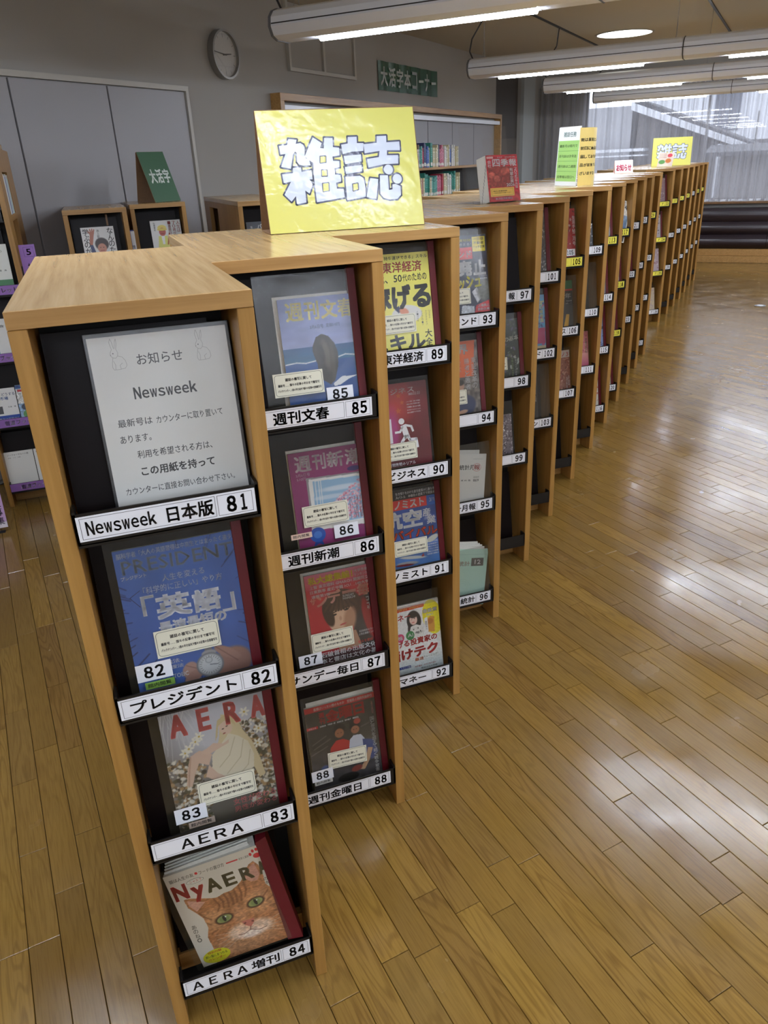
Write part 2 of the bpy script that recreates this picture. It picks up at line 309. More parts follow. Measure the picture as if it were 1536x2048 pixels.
class Canvas:
    def __init__(s, x0, y0, x1, y1, step, col):
        nx = int((x1 - x0) / step) + 1; ny = int((y1 - y0) / step) + 1
        s.X, s.Y = np.meshgrid(np.linspace(x0, x1, nx), np.linspace(y0, y1, ny)); s.C = np.zeros(s.X.shape + (3,)) + np.array(col, float); s.st = step
    def mix(s, a, col): a = np.clip(a, 0, 1)[..., None]; s.C = s.C * (1 - a) + np.array(col, float) * a; return s
    def vgrad(s, y0, c0, y1, c1, x0=-1e9, x1=1e9):
        t = np.clip((s.Y - y0) / (y1 - y0), 0, 1)[..., None]; m = ((s.Y >= min(y0, y1)) & (s.Y <= max(y0, y1)) & (s.X >= x0) & (s.X <= x1))[..., None]
        s.C = np.where(m, np.array(c0, float) * (1 - t) + np.array(c1, float) * t, s.C); return s
    def ell(s, cx, cy, rx, ry, col, rot=0, soft=0.15, op=1.0):
        c, n = cos(rad(rot)), sin(rad(rot)); dx, dy = s.X - cx, s.Y - cy; a = (dx * c + dy * n) / rx; b = (-dx * n + dy * c) / ry
        return s.mix(np.clip((1 - np.sqrt(a * a + b * b)) / soft + .5, 0, 1) * op, col)
    def poly(s, pts, col, op=1.0):
        ins = np.zeros(s.X.shape, bool); n = len(pts)
        for i in range(n):
            (x1, y1), (x2, y2) = pts[i], pts[(i + 1) % n]
            if y1 == y2: continue
            ins ^= ((s.Y >= min(y1, y2)) & (s.Y < max(y1, y2)) & (s.X < x1 + (s.Y - y1) * (x2 - x1) / (y2 - y1)))
        return s.mix(ins * op, col)
    def line(s, pts, w, col, op=1.0, soft=None):
        soft = soft or s.st
        for (x1, y1), (x2, y2) in zip(pts[:-1], pts[1:]):
            dx, dy = x2 - x1, y2 - y1; l2 = dx * dx + dy * dy or 1; t = np.clip(((s.X - x1) * dx + (s.Y - y1) * dy) / l2, 0, 1)
            d = np.hypot(s.X - x1 - t * dx, s.Y - y1 - t * dy); s.mix(np.clip((w / 2 - d) / soft + .5, 0, 1) * op, col)
        return s
    def noise(s, scale, amp, seed=0, col=None, th=0.0, ax=1.0, ay=1.0):
        g = np.random.RandomState(seed).rand(97, 97); u = s.X / scale * ax + 500; v = s.Y / scale * ay + 500
        i, j = np.floor(u).astype(int), np.floor(v).astype(int); fu, fv = u - i, v - j; fu = fu * fu * (3 - 2 * fu); fv = fv * fv * (3 - 2 * fv)
        G = lambda a, b: g[a % 97, b % 97]; n = (G(i, j) * (1 - fu) + G(i + 1, j) * fu) * (1 - fv) + (G(i, j + 1) * (1 - fu) + G(i + 1, j + 1) * fu) * fv
        if col is None: s.C = s.C * (1 + amp * (n[..., None] - .5) * 2)
        else: s.mix(np.clip((n - th) * 6, 0, 1) * amp, col)
        return s

# ------------------------------------------------------------------ positions of the rack row (metres, measured)
ROW = [(0.332, 0.0), (0.680, 0.404), (1.032, 0.785), (1.379, 1.161), (1.723, 1.525), (2.070, 1.891), (2.438, 2.265), (2.810, 2.637), (3.174, 3.012), (3.547, 3.401),
       (3.902, 3.767), (4.254, 4.134), (4.614, 4.497), (5.671, 5.638), (6.031, 5.959), (6.394, 6.295), (6.775, 6.656), (7.156, 7.024), (7.559, 7.412), (7.931, 7.764)]
RW = [0.332] + [ROW[i][0] - ROW[i - 1][0] - 0.0006 for i in range(1, 13)] + [0.352] + [ROW[i][0] - ROW[i - 1][0] - 0.0006 for i in range(14, 20)]
ZS = [1.155, 0.816, 0.485, 0.092]; HT = 1.5; DP = 0.82; TB = 0.025

# ================================================================== THE ROOM
I4 = Matrix.Identity(4)
fl = part('floor', MB().box(-5.0, -9.0, -0.06, WIN_S + .25, WALL_N + .25, -0.012), M['gap'], None, RM, kind='structure')
PA = rad(97.5); PD = Vector((cos(PA), sin(PA), 0)); PQ = Vector((sin(PA), -cos(PA), 0)); PWD = 0.0715
Q0 = Vector((-.338, 1.053, 0)).dot(PQ)
def clip_p(q):
    lo, hi = -30, 30
    for nrm, d0, d1 in ((WS, -4.98, WIN_S - 0.32), (WN, -8.98, WALL_N - 0.02)):
        c = nrm.dot(PQ * q - Vector((CAM.x, CAM.y, 0))); k = nrm.dot(PD)
        a, b = (d0 - c) / k, (d1 - c) / k; lo = max(lo, min(a, b)); hi = min(hi, max(a, b))
    return lo, hi
JOINTS = [(-.338, 1.053), (-.398, .911), (-.205, .640), (-.261, .456), (-.315, .320), (.551, .096), (.493, -.046), (.719, -.012), (.978, -.221), (1.346, -.08), (1.266, .517), (1.282, -.189), (1.231, .181), (1.099, .049), (.664, .402), (.856, .093)]
known = {}
for x, y in JOINTS:
    v = Vector((x, y, 0)); known.setdefault(round((v.dot(PQ) - Q0) / PWD), []).append(v.dot(PD))
LENS = [0.30, 0.38, 0.45, 0.52, 0.60, 0.68, 0.76, 0.90]
planks = []
for k in range(-110, 260):
    q = Q0 + k * PWD; a0, b0 = clip_p(q); a1, b1 = clip_p(q + PWD); lo, hi = max(a0, a1), min(b0, b1)
    if hi - lo < 0.2: continue
    ks = sorted(known.get(k, []))
    def fill(a, b):
        p = a
        while p < b - 1e-4:
            L_ = random.choice(LENS)
            if p + L_ > b - 0.2: L_ = b - p
            planks.append((q, p, L_)); p += L_
    if ks:
        p = ks[0]
        while p > lo + 1e-4:
            L_ = random.choice(LENS)
            if p - L_ < lo + .2: L_ = p - lo
            planks.append((q, p - L_, L_)); p -= L_
        for a, b in zip(ks[:-1], ks[1:]): fill(a, b)
        fill(ks[-1], hi)
    else: fill(lo - 0, hi) if False else fill(lo, hi)
def seen(P):
    d = P - CAM; z = d.dot(_f)
    return z > 0.2 and abs(d.dot(_r) / z) < 0.52 and abs(d.dot(_u) / z) < 0.69
def in_rack(P): return any(x - w - .02 < P.x < x + .02 and y < P.y < y + .8 for (x, y), w in zip(ROW, RW))
def pk(pl):
    q, p, L_ = pl; ctr = PQ * (q + PWD / 2) + PD * (p + L_ / 2); return ctr
vis = []
for i, pl in enumerate(planks):
    q, p, L_ = pl; ends = [PQ * (q + PWD / 2) + PD * (p + L_ * t) for t in (0, .25, .5, .75, 1)]
    if any(seen(e) and not in_rack(e) for e in ends): vis.append(((pk(pl) - CAM).length - L_ * .5, i))
vis.sort(); near = set(i for _, i in vis[:300])
_pm = {}
G = 0.0007
def plank_mesh(L_):
    key = round(L_, 3)
    if key not in _pm:
        e = 0.0010
        mb = MB().hexa([(G, G, -0.012), (PWD - G, G, -0.012), (PWD - G, key - G, -0.012), (G, key - G, -0.012)], [(G, G, -e), (PWD - G, G, -e), (PWD - G, key - G, -e), (G, key - G, -e)])
        b = len(mb.v); mb.v += [(G + e, G + e, 0), (PWD - G - e, G + e, 0), (PWD - G - e, key - G - e, 0), (G + e, key - G - e, 0)]
        mb.f.remove((4, 5, 6, 7)); mb.m.pop()
        mb.f += [(b, b + 1, b + 2, b + 3), (4, 5, b + 1, b), (5, 6, b + 2, b + 1), (6, 7, b + 3, b + 2), (7, 4, b, b + 3)]; mb.m += [0] * 5
        _pm[key] = mb.mesh('plank', M['floor'])
    return _pm[key]
PM = Matrix(((PQ.x, PD.x, 0, 0), (PQ.y, PD.y, 0, 0), (0, 0, 1, 0), (0, 0, 0, 1)))
sv, sf, st = [], [], []
for i, (q, p, L_) in enumerate(planks):
    tilt = random.uniform(-.0012, .0012); tl2 = random.uniform(-.0004, .0004)
    mw = PM @ T(q, p, random.uniform(-.00015, 0)) @ Matrix.Rotation(tilt, 4, 'Y') @ Matrix.Rotation(tl2, 4, 'X')
    if i in near:
        o = bpy.data.objects.new('plank', plank_mesh(L_)); put(o, fl, mw)
    else:
        b = len(sv); sv += [tuple(mw @ Vector(c)) for c in ((G, G, -.008), (PWD - G, G, -.008), (PWD - G, L_ - G, -.008), (G, L_ - G, -.008), (G, G, 0), (PWD - G, G, 0), (PWD - G, L_ - G, 0), (G, L_ - G, 0))]
        sf += [tuple(b + i_ for i_ in f) for f in ((4, 5, 6, 7), (0, 1, 5, 4), (1, 2, 6, 5), (2, 3, 7, 6), (3, 0, 4, 7))]; st += [random.random()] * 8
me = bpy.data.meshes.new('plank_field'); me.from_pydata(sv, [], sf); me.materials.append(M['floor'])
at = me.attributes.new('tone', 'FLOAT', 'POINT'); at.data.foreach_set('value', st)
o = bpy.data.objects.new('plank_field', me); put(o, fl, I4); tag(o, kind='stuff')

# ceiling and walls
ce = part('ceiling', MB().box(-5.0, -9.0, CEIL, WIN_S + .25, WALL_N + .25, CEIL + .1), M['ceiling'], None, RM, kind='structure')
for n_ in (2.56, 0.99, -0.6): part('ceiling_track', MB().box(-4.9, n_ - .012, CEIL - .012, 13.6, n_ + .012, CEIL), M['wire'], ce)
wl = part('wall_left', MB().box(-5.0, WALL_N, -.012, 11.83, WALL_N + .25, CEIL).box(11.83, WALL_N + .16, -.012, 13.02, WALL_N + .25, CEIL).box(13.02, WALL_N, -.012, WIN_S + .25, WALL_N + .25, CEIL), M['wall'], None, RM, kind='structure')
part('recess_panel', MB().box(11.84, WALL_N + .05, 0, 13.01, WALL_N + .158, CEIL - .01), M['darkwood'], wl)
part('pillar', MB().box(13.02, WALL_N - .05, 0, 13.62, WALL_N - .001, CEIL - .002), M['pillar'], wl)
part('wall_right', MB().box(-5.0, -9.25, -.012, WIN_S + .25, -9.0, CEIL), M['wall'], None, RM, kind='structure')
part('wall_back', MB().box(-5.25, -9.0, -.012, -5.0, WALL_N + .25, CEIL), M['wall'], None, RM, kind='structure')
WX0, WX1 = -8.0, 3.30
ww = part('wall_window_side', MB().box(WIN_S, -9.0, -.012, WIN_S + .25, WALL_N, 0.90).box(WIN_S, -9.0, 2.62, WIN_S + .25, WALL_N, CEIL)
          .box(WIN_S, WX1, .90, WIN_S + .25, WALL_N, 2.62).box(WIN_S, -9.0, .90, WIN_S + .25, WX0, 2.62), M['wall'], None, RM, kind='structure')
wf = MB()
for z in (.90, 2.58): wf.box(WIN_S + .12, WX0, z, WIN_S + .18, WX1, z + .04)
wi = part('window_1', wf, M['steel'], None, RM, kind='structure')
ns = [WX1 - (WX1 - WX0) * i / 6 for i in range(7)]
for a, b in zip(ns[:-1], ns[1:]):
    part('window_mullion', MB().box(WIN_S + .12, a - .03, .94, WIN_S + .18, a, 2.58), M['steel'], wi)
    part('window_pane', MB().box(WIN_S + .147, b + .002, .94, WIN_S + .153, a - .032, 2.58), M['glass'], wi)
part('trim_1', MB().box(WIN_S - .12, -8.9, .862, WIN_S, WALL_N - .02, .892), M['oak_dark'], None, RM, kind='structure')
# grey sliding panels on the left wall
pe = [4.943 - .755 * i for i in range(8)]
for a, b in zip(pe[:-1], pe[1:]): part('wall_panel', MB().box(b + .006, WALL_N - .018, .02, a - .006, WALL_N - .0005, 2.185), M['wallpanel'], wl, bevel=.002)
part('joint_backing', MB().box(pe[-1], WALL_N - .003, .02, pe[0] + .0, WALL_N - .0004, 2.18), M['gap'], wl)
part('trim_2', MB().box(pe[-1], WALL_N - .03, 2.19, 4.975, WALL_N, 2.222).box(4.945, WALL_N - .03, 0, 4.975, WALL_N, 2.19), M['trimw'], None, RM, kind='structure')
# blind transom frame above
hf = part('trim_3', MB().box(6.365, WALL_N - .03, 2.415, 7.56, WALL_N, 2.445).box(6.365, WALL_N - .03, 2.445, 6.395, WALL_N, CEIL).box(7.53, WALL_N - .03, 2.445, 7.56, WALL_N, CEIL)
          .box(6.94, WALL_N - .03, 2.445, 6.975, WALL_N, CEIL), M['trimw'], None, RM, kind='structure')
part('transom_panel', MB().box(6.40, WALL_N - .012, 2.45, 6.935, WALL_N - .0005, CEIL - .004), M['wall'], hf)
part('transom_panel', MB().box(6.98, WALL_N - .012, 2.45, 7.525, WALL_N - .0005, CEIL - .004), M['wall'], hf)
# wooden frame of the wide panel bay, its grey panels and rail
part('trim_4', MB().box(6.06, WALL_N - .10, 2.175, 11.82, WALL_N, 2.232).box(6.06, WALL_N - .10, 0, 6.12, WALL_N, 2.175).box(11.77, WALL_N - .10, 0, 11.82, WALL_N, 2.175), M['oak_x'], None, RM, kind='structure', bevel=.002)
part('trim_5', MB().box(6.125, WALL_N - .09, 2.10, 11.765, WALL_N - .02, 2.145), M['lampbody'], None, RM, kind='structure')
pe = [11.66 - .78 * i for i in range(8)]
for a, b in zip(pe[:-1], pe[1:]): part('wall_panel', MB().box(b + .008, WALL_N - .018, .02, a - .008, WALL_N - .0005, 2.098), M['wallpanel'], wl, bevel=.002)
part('joint_backing', MB().box(pe[-1], WALL_N - .003, .02, pe[0], WALL_N - .0004, 2.09), M['gap'], wl)

# ---- wall clock
def RMat(s, n, z): return RM @ T(s, n, z)
# plane facing the room from the left wall: u = +s, v = up, normal = -n
def wallplane(s, n, z): return RM @ Matrix(((1, 0, 0, s), (0, 0, -1, n), (0, 1, 0, z), (0, 0, 0, 1)))
ck = root('wall_clock', wallplane(5.449, WALL_N, 2.458), 'round white wall clock with silver rim on the grey wall', 'clock')
def ring(r0, r1, z0, z1, k=48):
    mb = MB()
    for i in range(k):
        a, b = 2 * pi * i / k, 2 * pi * (i + 1) / k
        p = [(r * cos(t), r * sin(t)) for r, t in ((r0, a), (r1, a), (r1, b), (r0, b))]
        mb.hexa([(x, y, z0) for x, y in p], [(x, y, z1) for x, y in p])
    return mb
def disc(r, z0, z1, k=40, cx=0, cy=0): return MB().prism([(cx + r * cos(2 * pi * i / k), cy + r * sin(2 * pi * i / k), z0) for i in range(k)], (0, 0, z1 - z0))
part('rim', ring(.150, .165, .001, .055), M['clockrim'], ck, smooth=False)
a = Art().ell(0, 0, 150, 150, (196, 194, 190), 0, 48)
for i in range(12):
    t = rad(i * 30); r0 = 118 if i % 3 else 112; a.line([(r0 * sin(t), r0 * cos(t)), (138 * sin(t), 138 * cos(t))], 3.5, (70, 70, 70), 1)
part('dial', a.mesh('dial', M['ink']), None, ck, WMX[ck.name] @ T(0, 0, .030))
part('dial_backing', disc(.150, .002, .029), M['lampbody'], ck)
def hand(name, ang, ln, w, z): 
    t = rad(ang); d = Vector((sin(t), cos(t), 0)); p = Vector((-d.y, d.x, 0)) * w / 2
    part(name, MB().prism([(-d * .02 - p) + Vector((0, 0, z)), (d * ln - p * .5) + Vector((0, 0, z)), (d * ln + p * .5) + Vector((0, 0, z)), (-d * .02 + p) + Vector((0, 0, z))], (0, 0, .002)), M['wire'], ck)
hand('minute_hand', 276, .125, .009, .036); hand('hour_hand', 84, .085, .012, .033)
part('cover_glass', disc(.150, .048, .050, 48), M['glass'], ck)
# ---- green banner on the wall
b = root('wall_banner', wallplane(8.07, WALL_N, 2.36), 'dark green laminated banner with white lettering on the grey wall above the bookshelves', 'sign')
mb = MB(); NS = 30
for i in range(NS):
    w0 = .006 + .012 * (.5 + .5 * sin(i * 1.1)); w1 = .006 + .012 * (.5 + .5 * sin((i + 1) * 1.1)); x0, x1 = 1.555 * i / NS, 1.555 * (i + 1) / NS
    mb.hexa([(x0, 0, w0), (x1, 0, w1), (x1, 0, w1 - .0015), (x0, 0, w0 - .0015)], [(x0, .268, w0), (x1, .268, w1), (x1, .268, w1 - .0015), (x0, .268, w0 - .0015)])
grm = plain('green_laminate', (40, 84, 60), 0.22, bump=.6, bscale=9); part('banner_sheet', mb, grm, b)
a = Art(); xs = [40, 235, 425, 620, 830, 1010, 1180, 1375]
for ch, x in zip('大活字本コーナー', xs):
    if ch == 'ー': a.poly([(x, 120), (x + 135, 128), (x + 133, 152), (x, 146)], (205, 212, 205), 1)
    else: a.text(ch, x, 42, x + (165 if ch in '大活字本' else 130), 178, (225, 230, 225), 1, 1.3)
part('banner_lettering', a.mesh('banner_lettering', M['ink']), None, b, WMX[b.name] @ T(0, 0, .0195))

# ---- pendant lamps
def lamp(s, n0, n1, label):
    e = root('pendant_lamp', RMat(s, n0, 2.30), label, 'lamp', 'linear pendant lamps')
    base = WMX[e.name]; L_ = n0 - n1
    prof = [(-.055, .0), (-.10, .018), (-.122, .06), (-.115, .105), (-.085, .135), (-.04, .15), (.04, .15), (.085, .135), (.115, .105), (.122, .06), (.10, .018), (.055, .0)]
    part('housing', MB().prism([(x, 0, z) for x, z in prof], (0, -L_, 0)), M['lampbody'], e)
    big = [(x * 1.05, .0, z * 1.04 - .003) for x, z in prof]
    part('end_cap', MB().prism([(x, .002, z) for x, y, z in big], (0, .012, 0)), M['lampcap'], e)
    part('seam_strip', MB().box(-.1245, -L_, .070, -.1215, -.004, .075).box(.1215, -L_, .070, .1245, -.004, .075), M['wire'], e)
    n = n0 - .24
    while n - 1.22 > n1:
        part('fluorescent_tube', MB().prism([(.024 * cos(pi + pi * i / 8), n - n0, -.004 + .016 * sin(pi + pi * i / 8)) for i in range(9)], (0, -1.20, 0)), M['tube'], e)
        part('reflector_strip', MB().box(-.05, n - n0 - 1.21, -.002, .05, n - n0 + .01, .001), M['lampbody'], e)
        part('body_joint', MB().prism([(x * 1.012, n - n0 - 1.5, z * 1.01 - .001) for x, y, z in big], (0, -.006, 0)), M['wire'], e)
        n -= 1.83
    k = 0; n = n0 - .10
    while n > n1:
        part('suspension_wire', MB().tube((-.03, n - n0, .15), (0, n - n0, .30), .0018, 6).tube((.03, n - n0, .15), (0, n - n0, .30), .0018, 6).tube((0, n - n0, .30), (0, n - n0, CEIL - 2.30), .0022, 6), M['steel'], e)
        n -= 1.57
    # feed cable near the end
    pts = [Vector((0, .0, .150)), Vector((0, .03, .21)), Vector((0, .01, .30)), Vector((0, -.10, .45)), Vector((0, -.12, CEIL - 2.3))]
    mb = MB()
    for a_, b_ in zip(pts[:-1], pts[1:]): mb.tube(a_, b_, .006, 6)
    part('power_cable', mb, M['wire'], e)
for s, lb in ((4.20, 'nearest linear white pendant lamp, above the yellow sign'), (7.20, 'second linear white pendant lamp from the camera, its end near the dark recess'),
              (9.54, 'third linear white pendant lamp, in front of the curtain top'), (12.04, 'farthest linear white pendant lamp, nearest the curtains'),
              (1.30, 'linear white pendant lamp overhead, just out of view'), (-1.0, 'unseen linear white pendant lamp added just behind the viewer'), (-3.3, 'unseen linear white pendant lamp added at the back wall behind the viewer')):  # rows behind the viewer are unseen, added to brighten the rack fronts
    lamp(s, 2.68, -8.4, lb)
dl = root('ceiling_downlight', RMat(10.6, 2.07, CEIL), 'round glowing downlight in the ceiling beyond the first pendant lamps', 'lamp')
part('trim_ring', ring(.31, .335, -.008, -.0005), M['trimw'], dl); part('light_disc', disc(.309, -.006, -.001), M['downlight'], dl)

# ---- curtain
def curtain(n0, n1, label):
    pts = []; n = n0; ph = 0
    while n > n1:
        pts.append((n, .040 * sin(ph) + .018 * sin(ph * .37 + 1) + .010 * sin(ph * 2.3))); st_ = .0125 + .006 * sin(n * 3.1); n -= st_; ph += st_ * 40 * (1 + .25 * sin(n * 1.7))
    mb = MB(); N_ = len(pts); zz = [.90, 1.3, 1.75, 2.2, 2.63]
    for j, z in enumerate(zz):
        for i, (n_, d) in enumerate(pts): mb.v.append((WIN_S - .13 + d * (1.25 - .1 * j), n_ + .006 * sin(i * .21 + j), z))
    for j in range(len(zz) - 1):
        for i in range(N_ - 1): mb.f.append((j * N_ + i, j * N_ + i + 1, (j + 1) * N_ + i + 1, (j + 1) * N_ + i)); mb.m.append(0)
    e = root('sheer_curtain', RMat(0, 0, 0), label, 'curtain'); part('curtain_cloth', mb, M['curtain'], e, smooth=True)
    hem = MB()
    for i in range(0, N_ - 3, 3):
        a, b = pts[i], pts[i + 3]; hem.hexa([(WIN_S - .134 + a[1] * 1.25, a[0], .90), (WIN_S - .134 + b[1] * 1.25, b[0], .90), (WIN_S - .130 + b[1] * 1.25, b[0], .90), (WIN_S - .130 + a[1] * 1.25, a[0], .90)],
                                            [(WIN_S - .134 + a[1] * 1.25, a[0], .93), (WIN_S - .134 + b[1] * 1.25, b[0], .93), (WIN_S - .130 + b[1] * 1.25, b[0], .93), (WIN_S - .130 + a[1] * 1.25, a[0], .93)])
    part('weighted_hem', hem, M['lampbody'], e)
    part('curtain_rail', MB().box(WIN_S - .16, n1, 2.635, WIN_S - .10, n0, 2.665), M['steel'], e)
curtain(4.00, -8.2, 'long pleated sheer grey curtain across the far window')

# ---- upholstered bench under the window
bn = root('upholstered_bench', RMat(WIN_S - .32, 3.9, 0), 'long dark brown leather padded bench on a wooden plinth beneath the curtained window', 'bench')
BL = 12.6
part('wooden_plinth', MB().box(-.02, -BL, 0, .31, 0, .10), M['oak_x'], bn, bevel=.003)
part('wooden_base', MB().box(.03, -BL, .101, .31, 0, .20), M['oak_x'], bn, bevel=.003)
def roll(z0, z1, d):
    mb = MB(); pr_ = [(.30, z0), (.30, z1)] + [(.10 - d * sin(pi * i / 10), z1 - (z1 - z0) * i / 10) for i in range(11)]
    for i in range(7): mb.prism([(x, -BL * i / 7 - .004, z) for x, z in pr_], (0, -BL / 7 + .004, 0))
    return mb
part('seat_cushion', roll(.203, .41, .075), M['leather'], bn, smooth=False); part('back_cushion', roll(.413, .60, .055), M['leather'], bn); part('back_cushion', roll(.603, .80, .045), M['leather'], bn)

# ================================================================== OUTSIDE
part('ground', MB().box(WIN_S + .26, -30, -.5, 60, 30, -.45), plain('grey_asphalt', (120, 120, 118), .9), None, RM, kind='structure')
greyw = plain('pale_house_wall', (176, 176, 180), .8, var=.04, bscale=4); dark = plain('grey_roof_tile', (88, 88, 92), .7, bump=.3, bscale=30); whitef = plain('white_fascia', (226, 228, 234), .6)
hs = root('neighbour_house', RMat(20, 3.0, -.45), 'grey house with a sloping white edged roof seen through the curtain', 'building')
part('wall', MB().box(.6, .7, 0, 3.4, 6.5, 3.1), greyw, hs)
part('shaded_wall', MB().prism([(.7, .7, 0), (.7, -2.2, 0), (.7, -2.2, 2.0), (.7, .55, 3.1)], (2.7, 0, 0)), plain('shaded_house_wall', (120, 116, 116), .8), hs)  # darker wall colour stands in for the shade under the eave
part('roof_slope', MB().hexa([(-.1, .55, 3.12), (-.1, -2.6, 1.86), (3.4, -2.6, 1.86), (3.4, .55, 3.12)], [(-.1, .55, 3.22), (-.1, -2.6, 1.96), (3.4, -2.6, 1.96), (3.4, .55, 3.22)]), dark, hs)
part('fascia_board', MB().hexa([(-.16, .60, 2.98), (-.16, -2.6, 1.80), (-.11, -2.6, 1.80), (-.11, .60, 2.98)], [(-.16, .60, 3.14), (-.16, -2.6, 1.92), (-.11, -2.6, 1.92), (-.11, .60, 3.14)]), whitef, hs)
part('rain_gutter', MB().box(-.3, .2, 2.13, .3, 1.4, 2.19).box(-.3, .2, 2.03, .3, 1.4, 2.06), whitef, hs)
part('downpipe', MB().tube((-.1, -1.35, .2), (-.1, -1.35, 2.2), .05), whitef, hs)
ws = root('white_building', RMat(27, 3.4, -.45), 'bright white building beyond the sloping roof', 'building')
part('wall', MB().box(0, -12, 0, 6, 1.4, 6.0), plain('white_stucco', (232, 234, 240), .8), ws)
for i in range(4): part('window', MB().box(-.05, -1.6 - i * 2.2, 2.6, -.001, -.9 - i * 2.2, 4.2), plain('dim_window', (120, 125, 138), .3), ws)
part('balcony_slab', MB().box(-1.6, -12, 2.1, -.002, -2.0, 2.3), plain('weathered_slab', (110, 106, 108), .7), ws)
for i in range(12): part('rail_post', MB().box(-1.6, -2.2 - i * .8, 2.302, -1.56, -2.16 - i * .8, 3.0), M['steel'], ws)
sh = root('garden_shed', RMat(18.5, 1.0, -.45), 'low grey shed with a dark roof edge outside the window at the right', 'building')
part('wall', MB().box(.2, -5, 0, 1.0, .5, 1.95), plain('shed_board', (140, 138, 140), .8), sh)
part('roof', MB().hexa([(-.2, -5.2, 1.96), (1.1, -5.2, 2.1), (1.1, .8, 2.1), (-.2, .8, 1.96)], [(-.2, -5.2, 2.04), (1.1, -5.2, 2.18), (1.1, .8, 2.18), (-.2, .8, 2.04)]), dark, sh)
part('pale_door', MB().box(.14, -1.5, .1, .199, -.6, 1.8), whitef, sh)
tr = root('bare_tree', RMat(17.2, .1, -.45), 'bare reddish tree outside the window at the right', 'tree')
mb = MB(); bark = plain('reddish_bark', (128, 92, 88), .9)
def br(p, d, l, r, dep):
    q = p + d * l; mb.tube(p, q, r, 5)
    if dep:
        for i in range(3): br(q, (d + Vector((random.uniform(-.5, .5), random.uniform(-.7, .7), random.uniform(-.1, .5)))).normalized(), l * .68, r * .55, dep - 1)
br(Vector((0, 0, 0)), Vector((0, .05, 1)), 1.9, .06, 5); part('branches', mb, bark, tr)

# ================================================================== MAGAZINE RACKS
YELLOW = {105, 113, 117, 118, 119, 129, 133, 134, 135, 137, 141, 145, 153, 157}
NOLABEL = {100, 104, 108, 112, 124, 128, 140, 144, 148, 152, 156, 160}
# title strings: (text, left mm, right mm, height mm)
TITLES = {81: [(ch, 12 + 13 * k, 23.5 + 13 * k, 23 if ch in 'Nk' else 17) for k, ch in enumerate('Newsweek')] + [('日本版', 131, 203, 27)], 82: [('プレジデント', 18, 198, 25)], 83: [('Ａ', 52, 76, 24), ('Ｅ', 85, 106, 24), ('Ｒ', 115, 138, 24), ('Ａ', 146, 170, 24)],
          84: [('ＡＥＲＡ', 17, 132, 24), ('増刊', 141, 202, 27)], 85: [('週刊文春', 49, 172, 28)], 86: [('週刊新潮', 49, 171, 28)], 87: [('サンデー毎日', 20, 199, 27)], 88: [('週刊金曜日', 34, 185, 28)],
          89: [('週刊東洋経済', 20, 200, 28)], 90: [('日経ビジネス', 20, 199, 27)], 91: [('エコノミスト', 20, 199, 25)], 92: [('日経マネー', 30, 186, 26)], 93: [('ダイヤモンド', 20, 200, 25)],
          94: [('東', 100, 128, 27)], 95: [('統計月報', 88, 203, 27)], 96: [('の統計', 112, 203, 27)], 97: [('報', 172, 199, 27)], 102: [('ド', 176, 198, 24)], 103: [('ン', 176, 198, 24)], 106: [('ス', 176, 198, 24)],
          133: [('プ', 178, 199, 24)], 134: [('プ', 178, 199, 24)], 135: [('プ', 178, 199, 24)], 136: [('プ', 178, 199, 24)]}
FW = lambda t: ''.join(chr(ord(c) + 0xFEE0) if '!' <= c <= '~' else c for c in str(t))
def digits(a, num, x0, x1, y, h, col, layer, bold):
    n = len(str(num)); w = (x1 - x0) / n
    for k, ch in enumerate(str(num)): a.text(FW(ch), x0 + k * w + (w * .09 if ch != '1' else w * .26), y, x0 + (k + 1) * w - (w * .09 if ch != '1' else w * .24), h, col, layer, bold)
def card_mesh(num, title, bg):
    a = Art(); BK = (22, 22, 24); a.rect(0, 0, 270, 41, bg, 0)
    for x0, x1 in ((5, 206), (210, 265)): a.line([(x0, 3.5), (x1, 3.5), (x1, 37.5), (x0, 37.5)], .7, (70, 70, 75), 1, True)
    for t, x0, x1, h in title: a.text(FW(t), x0, (41 - h) / 2 if len(t) > 1 or t > 'z' else 9, x1, h, BK, 2, 1.35)
    digits(a, num, 222 if num < 100 else 214, 260 if num < 100 else 262, 6.5, 28, BK, 2, 1.9); return a.mesh('label_card', M['ink'])
PLANE10 = lambda ang=10: Matrix(((1, 0, 0, 0), (0, sin(rad(ang)), -cos(rad(ang)), 0), (0, cos(rad(ang)), sin(rad(ang)), 0), (0, 0, 0, 1)))
def slot_matrix(i, j, ang=10, dy=.03):
    x, y = ROW[i]; return T(x - RW[i] + (0 if i else 0), y + dy, ZS[j]) @ PLANE10(ang)
